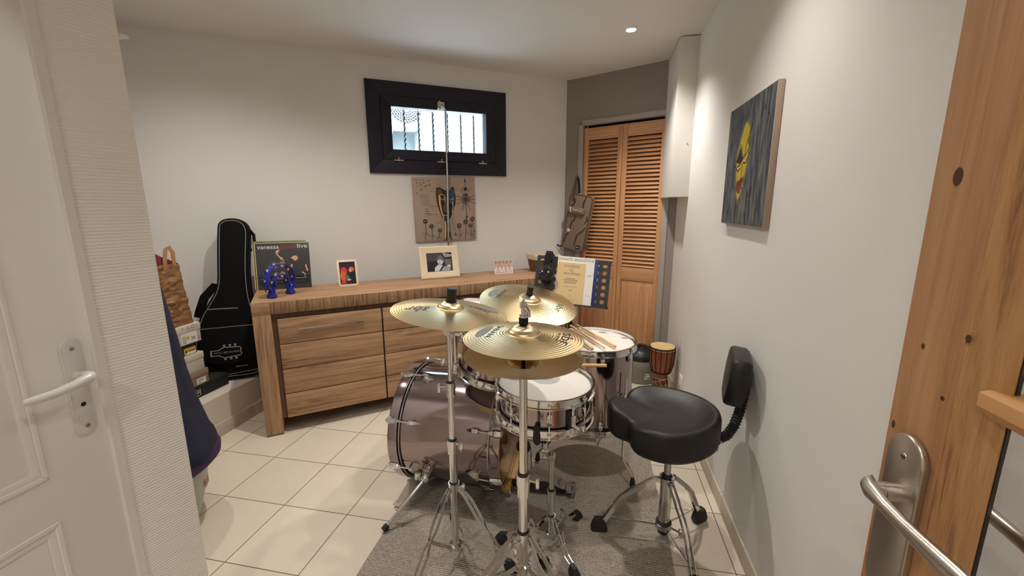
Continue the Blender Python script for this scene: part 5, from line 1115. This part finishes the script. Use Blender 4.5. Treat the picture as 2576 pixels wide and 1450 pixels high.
# stickers of worn plating
# ------------------------------------------------------------------ stands
def tripod_leg(t, c, a, rj, ztop, rmid, zmid, rfoot, zbase, spread=.013, wd=.013, brace=True, foot=(.024, .016)):
    c_, s_ = cos(a), sin(a); sd = (-s_, c_, 0); b = MB(WM(t.location)); P_ = lambda r, z, o: (c[0]+r*c_-o*s_, c[1]+r*s_+o*c_, z)
    for q in (-1, 1):
        b.sweep([P_(rj, ztop, .006*q), P_(rj+.02, ztop-.02, .008*q), P_(rj+.045, ztop-.055, spread*q), P_(rmid-.02, zmid+.035, spread*q), P_(rmid, zmid, .0035*q), P_(rmid+.02, zmid-.035, spread*q), P_(rfoot-.035, .045, spread*.9*q), P_(rfoot-.008, .018, .005*q)], wd, .0022, sd, M['chrome'])
    lg = b.build('leg', t)
    if brace:
        b = MB(WM(t.location)); b.sweep([P_(.02, zbase, 0), P_(rmid, zmid, 0)], wd, .0025, sd, M['chrome']); b.cyl(P_(rmid, zmid, -.007), P_(rmid, zmid, .007), .004, M['chrome'], n=10); b.build('brace', lg)
    b = MB(WM(t.location) @ frame((c[0]+rfoot*c_, c[1]+rfoot*s_, .006), (c_, s_, 0), sd)); b.ring([[(x*k-.006*i, y*k, z) for x, y in rrect(foot[0], foot[1], .010)] for i, (k, z) in enumerate(((.9, 0), (1, .008), (.92, .022), (.55, .042)))], M['black']); b.build('rubber_foot', lg)
def wing(b, p, d, L_=.028):
    p = Vector(p); d = Vector(d).normalized(); b.cyl(p, p+d*.022, .0055, M['chrome'], n=10); e = p+d*.026; b.box(e.x-.006, e.x+.006, e.y-.006, e.y+.006, e.z-.022, e.z+.014, M['chrome'], bev=.004)
def collar(b, x, y, z, r, h=.04): b.lathe([(r-.004, z-h), (r, z-h), (r, z-h*.45), (r+.002, z-h*.45), (r+.002, z), (r-.006, z)], M['chrome'], 28, T=TR(x, y, 0)); b.lathe([(r-.002, z), (r-.004, z+.005), (r-.012, z+.006)], M['black'], 24, T=TR(x, y, 0))

# crash stand
c = (-.502, 1.362)
cs = thing('cymbal_stand', 'chrome cymbal stand holding the left crash cymbal, in front of the bass drum', 'cymbal stand', (c[0], c[1], 0), group=None)
W_ = WM((c[0], c[1], 0))
b = MB(W_); b.cyl((*c, .07), (*c, .525), .0145, M['chrome']); collar(b, *c, .525, .019, .055); b.build('lower_tube', cs)
b = MB(W_); b.cyl((*c, .50), (*c, .755), .0120, M['chrome']); collar(b, *c, .755, .0165, .055); b.build('middle_tube', cs)
b = MB(W_); b.cyl((*c, .74), (*c, .945), .0090, M['chrome']); b.build('upper_tube', cs)
b = MB(W_); b.cyl((c[0]-.0, c[1]-.020, .952), (c[0], c[1]+.02, .952), .017, M['chrome_d']); b.cyl((c[0], c[1]-.024, .952), (c[0], c[1]-.02, .952), .012, M['chrome']); b.cyl((*c, .925), (*c, .945), .0125, M['chrome']); b.cyl((c[0], c[1], .955), (CR[0], CR[1], 1.012), .0055, M['chrome']); b.cyl((c[0]+.006, c[1], .985), (c[0]+.008, c[1], 1.01), .012, M['black']); b.box(c[0]+.02, c[0]+.045, c[1]-.01, c[1]+.01, .935, .948, M['chrome'], bev=.004); b.build('tilter', cs)
b = MB(W_); ax = Vector((sin(radians(7)), 0, cos(radians(7)))); p0 = Vector(CR)+ax*.030; b.cyl(p0, p0+ax*.012, .020, mat('felt_black', (.02, .02, .02, 1), .95)); b.cyl(p0+ax*.010, p0+ax*.055, .0165, M['black'], r1=.0175); b.build('cymbal_sleeve', cs)
b = MB(W_); collar(b, *c, .345, .020, .035); b.build('tripod_collar', cs)
for p_, d_ in (((c[0]+.018, c[1]-.004, .33), (1, -.2, .3)), ((c[0]+.015, c[1]-.005, .51), (1, -.3, 0)), ((c[0]-.012, c[1]-.012, .742), (-1, -.3, 0))):
    b = MB(W_); wing(b, p_, d_); b.build('wing_nut', cs)
b = MB(W_); b.lathe([(0, .052), (.018, .052), (.026, .058), (.026, .072), (.015, .076)], M['chrome'], 24, T=TR(*c, 0))
for a in (-120, -3, 112): b.box(.012, .034, -.006, .006, .055, .070, M['chrome'], bev=.003, T=TR(*c, 0) @ Matrix.Rotation(radians(a), 4, 'Z'))
b.build('base_hub', cs)
for a in (-120, -3, 112): tripod_leg(cs, c, radians(a), .02, .325, .125, .165, .232, .064)

# hi-hat stand
c = HH
hs = thing('hi_hat_stand', 'chrome hi-hat stand nearest the camera with pedal rod and clutch', 'hi-hat stand', (c[0], c[1], 0)); W_ = WM((c[0], c[1], 0))
b = MB(W_); b.cyl((*c, .10), (*c, .582), .0150, M['chrome']); collar(b, *c, .582, .0195, .075); lt = b.build('lower_tube', hs)
b = MB(W_); wing(b, (c[0]+.02, c[1]-.004, .565), (1, -.2, 0)); b.build('wing_nut', lt)
b = MB(W_); b.cyl((*c, .57), (*c, .922), .0122, M['chrome']); b.build('upper_tube', hs)
b = MB(W_); b.cyl((*c, .90), (*c, 1.103), .0032, M['chrome'], n=12); b.cyl((*c, .915), (*c, .95), .0055, M['blackp']); b.build('pull_rod', hs)
b = MB(W_); b.lathe([(.006, .917), (.012, .919), (.012, .922), (.006, .923)], M['blackp'], 24, T=TR(*c, 0)); b.build('seat_cup', hs)
b = MB(W_); z0 = 1.0575; b.cyl((*c, z0), (*c, z0+.019), .0135, mat('felt_ring', (.012, .012, .012, 1), .95)); b.cyl((*c, z0+.019), (*c, z0+.026), .0125, M['chrome']); b.cyl((*c, z0+.026), (*c, z0+.034), .008, M['chrome']); b.cyl((*c, z0+.032), (*c, z0+.062), .0095, M['chrome'], n=10); b.cyl((*c, z0+.06), (*c, z0+.072), .004, M['chrome'], n=10); b.box(c[0]-.009, c[0]-.002, c[1]-.012, c[1]+.004, z0+.048, z0+.066, M['chrome'], bev=.003); b.tube([(c[0]+.006, c[1]-.008, z0+.05), (c[0]+.016, c[1]-.012, z0+.038), (c[0]+.018, c[1]-.012, z0+.024)], [.006, .0065, .005], M['chrome'], 10); b.build('clutch', hs)
b = MB(W_); collar(b, *c, .381, .021, .03); tc_ = b.build('tripod_collar', hs)
b = MB(W_); wing(b, (c[0]-.012, c[1]-.018, .352), (-.2, -1, -.6)); b.build('wing_nut', tc_)
b = MB(W_); b.lathe([(.015, .24), (.024, .24), (.024, .262), (.015, .265)], M['chrome'], 24, T=TR(*c, 0)); b.build('lower_hub', hs)
b = MB(W_); b.lathe([(.0, .02), (.02, .02), (.022, .11), (.0155, .12)], M['chrome_d'], 24, T=TR(*c, 0)); b.build('base_tube', hs)
for a in (-152, -28, 81): tripod_leg(hs, c, radians(a), .022, .370, .15, .20, .275, .252, spread=.015, wd=.017)
b = MB(W_); fb = frame((c[0]+.06, c[1]-.04, .03), (cos(radians(-28+62)), sin(radians(-28+62)), 0), (-sin(radians(34)), cos(radians(34)), 0)); b.prism([(-.04, -.02), (.0, -.035), (.20, -.04), (.22, 0), (.20, .04), (0, .035), (-.04, .02)], 0, .006, M['steel'], T=TR(0, 0, 0) @ frame((c[0], c[1]-.05, .05), (.15, -1, -.12), (1, .15, 0))); b.build('foot_board', hs)

# snare stand
c = (-.140, 1.507)
ss = thing('snare_stand', 'short chrome snare stand with black rubber arms under the snare drum', 'snare stand', (c[0], c[1], 0)); W_ = WM((c[0], c[1], 0))
b = MB(W_); b.cyl((*c, .045), (*c, .255), .0125, M['chrome']); collar(b, *c, .258, .0165, .05); b.build('lower_tube', ss)
b = MB(W_); b.cyl((*c, .25), (*c, .405), .0105, M['chrome']); b.build('upper_tube', ss)
b = MB(W_); b.cyl((c[0], c[1]-.016, .405), (c[0], c[1]+.016, .405), .014, M['chrome_d']); b.box(c[0]-.035, c[0]+.004, c[1]-.010, c[1]+.010, .395, .408, M['chrome'], bev=.003); b.cyl((c[0]-.028, c[1], .40), (c[0]-.028, c[1], .47), .009, M['chrome']); b.box(c[0]-.040, c[0]-.016, c[1]-.012, c[1]+.012, .42, .44, M['chrome'], bev=.003); b.build('tilter', ss)
bc = (c[0]-.028, c[1])
for a in (-92, 28, 148):
    a = radians(a); c_, s_ = cos(a), sin(a); g = lambda r, z: (bc[0]+r*c_, bc[1]+r*s_, z)
    b = MB(W_); b.tube([g(.008, .468), g(.06, .525), g(.14, .568), g(.19, .582)], .0055, M['chrome'], 10); am = b.build('basket_arm', ss)
    b = MB(W_); b.sweep([g(.150, .575), g(.196, .585), g(.2005, .595), g(.2005, .640)], [.026, .026, .026, .02], .012, (c_, s_, .001), M['black']); b.tube([g(.150, .571), g(.196, .583), g(.2005, .597), g(.2005, .644)], [.010, .012, .012, .010], M['black'], 12); b.build('rubber_grip', am)
b = MB(W_); b.cyl((c[0]-.02, c[1]-.02, .478), (c[0]-.055, c[1]-.02, .478), .006, M['blackp'], n=10); b.build('basket_knob', ss)
b = MB(W_); collar(b, *c, .142, .017, .022); b.build('tripod_collar', ss)
b = MB(W_); b.lathe([(0, .045), (.018, .045), (.020, .058), (.012, .062)], M['chrome_d'], 24, T=TR(*c, 0)); b.build('base_hub', ss)
for a, rf in ((188, .215), (58, .20), (-54, .19)): tripod_leg(ss, c, radians(a), .016, .132, .10, .085, rf, .052, spread=.009, wd=.006 if a == -54 else .012, foot=(.026, .017))

# ride stand with a boom, behind
c = (-.215, 2.44)
rs_ = thing('cymbal_stand', 'chrome boom stand behind the bass drum holding the ride cymbal', 'cymbal stand', (c[0], c[1], 0)); W_ = WM((c[0], c[1], 0))
b = MB(W_); b.cyl((*c, .06), (*c, .50), .0140, M['chrome']); collar(b, *c, .5, .0185, .05); b.build('lower_tube', rs_)
b = MB(W_); b.cyl((*c, .48), (*c, .78), .011, M['chrome']); b.build('upper_tube', rs_)
b = MB(W_); b.cyl((*c, .78), (RD[0], RD[1]+.02, .855), .008, M['chrome']); b.sphere((*c, .785), .018, M['chrome']); axr = (Euler((radians(10), radians(10), 0)).to_matrix() @ Vector((0, 0, 1))); p0 = Vector(RD); b.cyl(p0-axr*.05, p0+axr*.02, .005, M['chrome']); b.cyl((RD[0], RD[1]+.02, .852), p0-axr*.045, .006, M['chrome']); b.build('boom_arm', rs_)
b = MB(W_); b.cyl(p0+axr*.046, p0+axr*.052, .018, M['black']); b.cyl(p0+axr*.050, p0+axr*.090, .0155, M['black'], r1=.017); b.build('cymbal_sleeve', rs_)
for a in (30, 140, 262): tripod_leg(rs_, c, radians(a), .02, .32, .12, .16, .23, .062)
b = MB(W_); b.lathe([(0, .052), (.02, .052), (.024, .07), (.014, .076)], M['chrome'], 24, T=TR(*c, 0)); b.build('base_hub', rs_)
b = MB(W_); collar(b, *c, .335, .02, .03); b.build('tripod_collar', rs_)

# bass drum pedal
pd = thing('bass_drum_pedal', 'grey metal bass drum pedal on the rug clamped to the bass drum', 'drum pedal', (-.30, 1.845, 0)); W_ = WM((-.30, 1.845, 0))
M['pedal'] = mat('cast_grey', srgb(156, 150, 142), .4, .6)
b = MB(W_); b.prism([(-.34, -.045), (-.33, .045), (-.07, .032), (-.07, -.032)], .012, .017, M['blackm'], T=TR(0, 1.845, 0)); b.build('base_plate', pd, smooth=False)
fT = Matrix.Translation((-.275, 1.845, .105)) @ Matrix.Rotation(radians(21), 4, 'Y')
b = MB(W_ @ fT); b.prism([(0, -.022), (.02, -.034), (.17, -.040), (.185, -.03), (.185, .03), (.17, .040), (.02, .034), (0, .022)], -.003, .003, M['pedal'], bev=.001); b.M = W_ @ fT @ TR(0, 0, .0034); b.text('Pearl', .026, M['ink'], TR(.15, 0, 0) @ Matrix.Rotation(radians(-90), 4, 'Z')); b.line([(.02, -.012), (.12, -.018)], .003, M['red']); 
for x in (.03, .045): b.flat([(x+.004*cos(k*pi/6), -.02+.004*sin(k*pi/6)) for k in range(12)], M['red'])
b.build('foot_board', pd)
b = MB(W_); b.box(-.10, -.072, 1.812, 1.878, .013, .036, M['pedal'], bev=.005); b.tube([(-.085, 1.805, .03), (-.06, 1.808, .034), (-.055, 1.845, .034), (-.06, 1.882, .034), (-.085, 1.885, .03)], .006, M['pedal'], 10); b.build('heel_plate', pd)
for y in (1.79, 1.90):
    b = MB(W_); b.box(-.325, -.300, y-.008, y+.008, .012, .235, M['pedal'], bev=.003); b.build('upright', pd)
b = MB(W_); b.cyl((-.3125, 1.765, .225), (-.3125, 1.92, .225), .006, M['chrome']); b.lathe([(0, -.008), (.034, -.008), (.036, 0), (.034, .008), (0, .008)], M['blackm'], 28, T=TR(-.3125, 1.845, .225) @ Matrix.Rotation(radians(90), 4, 'X')); b.build('cam_shaft', pd)
b = MB(W_); b.sweep([(-.276, 1.845, .222), (-.274, 1.845, .16), (-.270, 1.845, .105)], .012, .005, (1, 0, 0), M['chrome_d']); b.build('chain', pd)
b = MB(W_); b.cyl((-.3125, 1.845, .225), (-.255, 1.845, .375), .0035, M['chrome'], n=10); b.cyl((-.278, 1.845, .385), (-.235, 1.845, .37), .022, M['white']); b.build('beater', pd)
b = MB(W_); b.tube([(-.3125, 1.775, .22), (-.295, 1.775, .15), (-.30, 1.775, .05)], .008, M['chrome_d'], 10); b.build('spring', pd)
b = MB(W_); b.box(-.372, -.325, 1.83, 1.86, .012, .03, M['blackm'], bev=.003); b.build('hoop_clamp', pd)

# ------------------------------------------------------------------ drumsticks
def stick(label, tip, butt, r=.0072, L_=.406):
    tip, butt = Vector(tip), Vector(butt); ux = (tip-butt).normalized(); uy = Vector((0, 0, 1)).cross(ux).normalized(); uz = ux.cross(uy)
    mm = Matrix((ux, uy, uz)).transposed().to_4x4(); mm.translation = butt
    b = MB(Matrix.Rotation(radians(90), 4, 'Y')); prof = [(0, 0), (r*.8, .001), (r, .004), (r, .29), (r*.85, .33), (r*.55, .37), (r*.38, .388), (r*.36, .391), (r*.6, .395), (r*.68, .4), (r*.5, .405), (0, .406)]
    b.lathe(prof, M['hickory'], 20, T=Matrix.Diagonal((1, 1, L_/.406, 1)))
    b.M = Matrix.Identity(4)
    b.text('PRO 5A', .008, M['ink'], T=frame((.12, 0, r+.0003), (1, 0, 0), (0, 1, 0)), width=.05)
    o = b.build('drumstick', ang=60); o.matrix_world = mm
    return tag(o, label, 'drumstick', 'drumsticks on the drums')
zr = .694+.011+.0075

for t_ in (cs, hs, ss, rs_, pd, th, bd, ft): t_.location.z += .004
stick('drumstick with dark lettering, lying across the floor tom farthest right', (-.092, 2.377, zr), (.115, 2.015, zr))
stick('drumstick with its rounded tip toward the camera, between two others on the floor tom', (.063, 1.985, zr), (-.125, 2.348, zr))
stick('drumstick with blunt end toward the camera, farthest left on the floor tom', (-.185, 2.317, zr), (.006, 1.96, zr))
stick('drumstick lying across the snare drum, its butt end pointing right', (-.338, 1.574, .758), (.063, 1.639, .757))
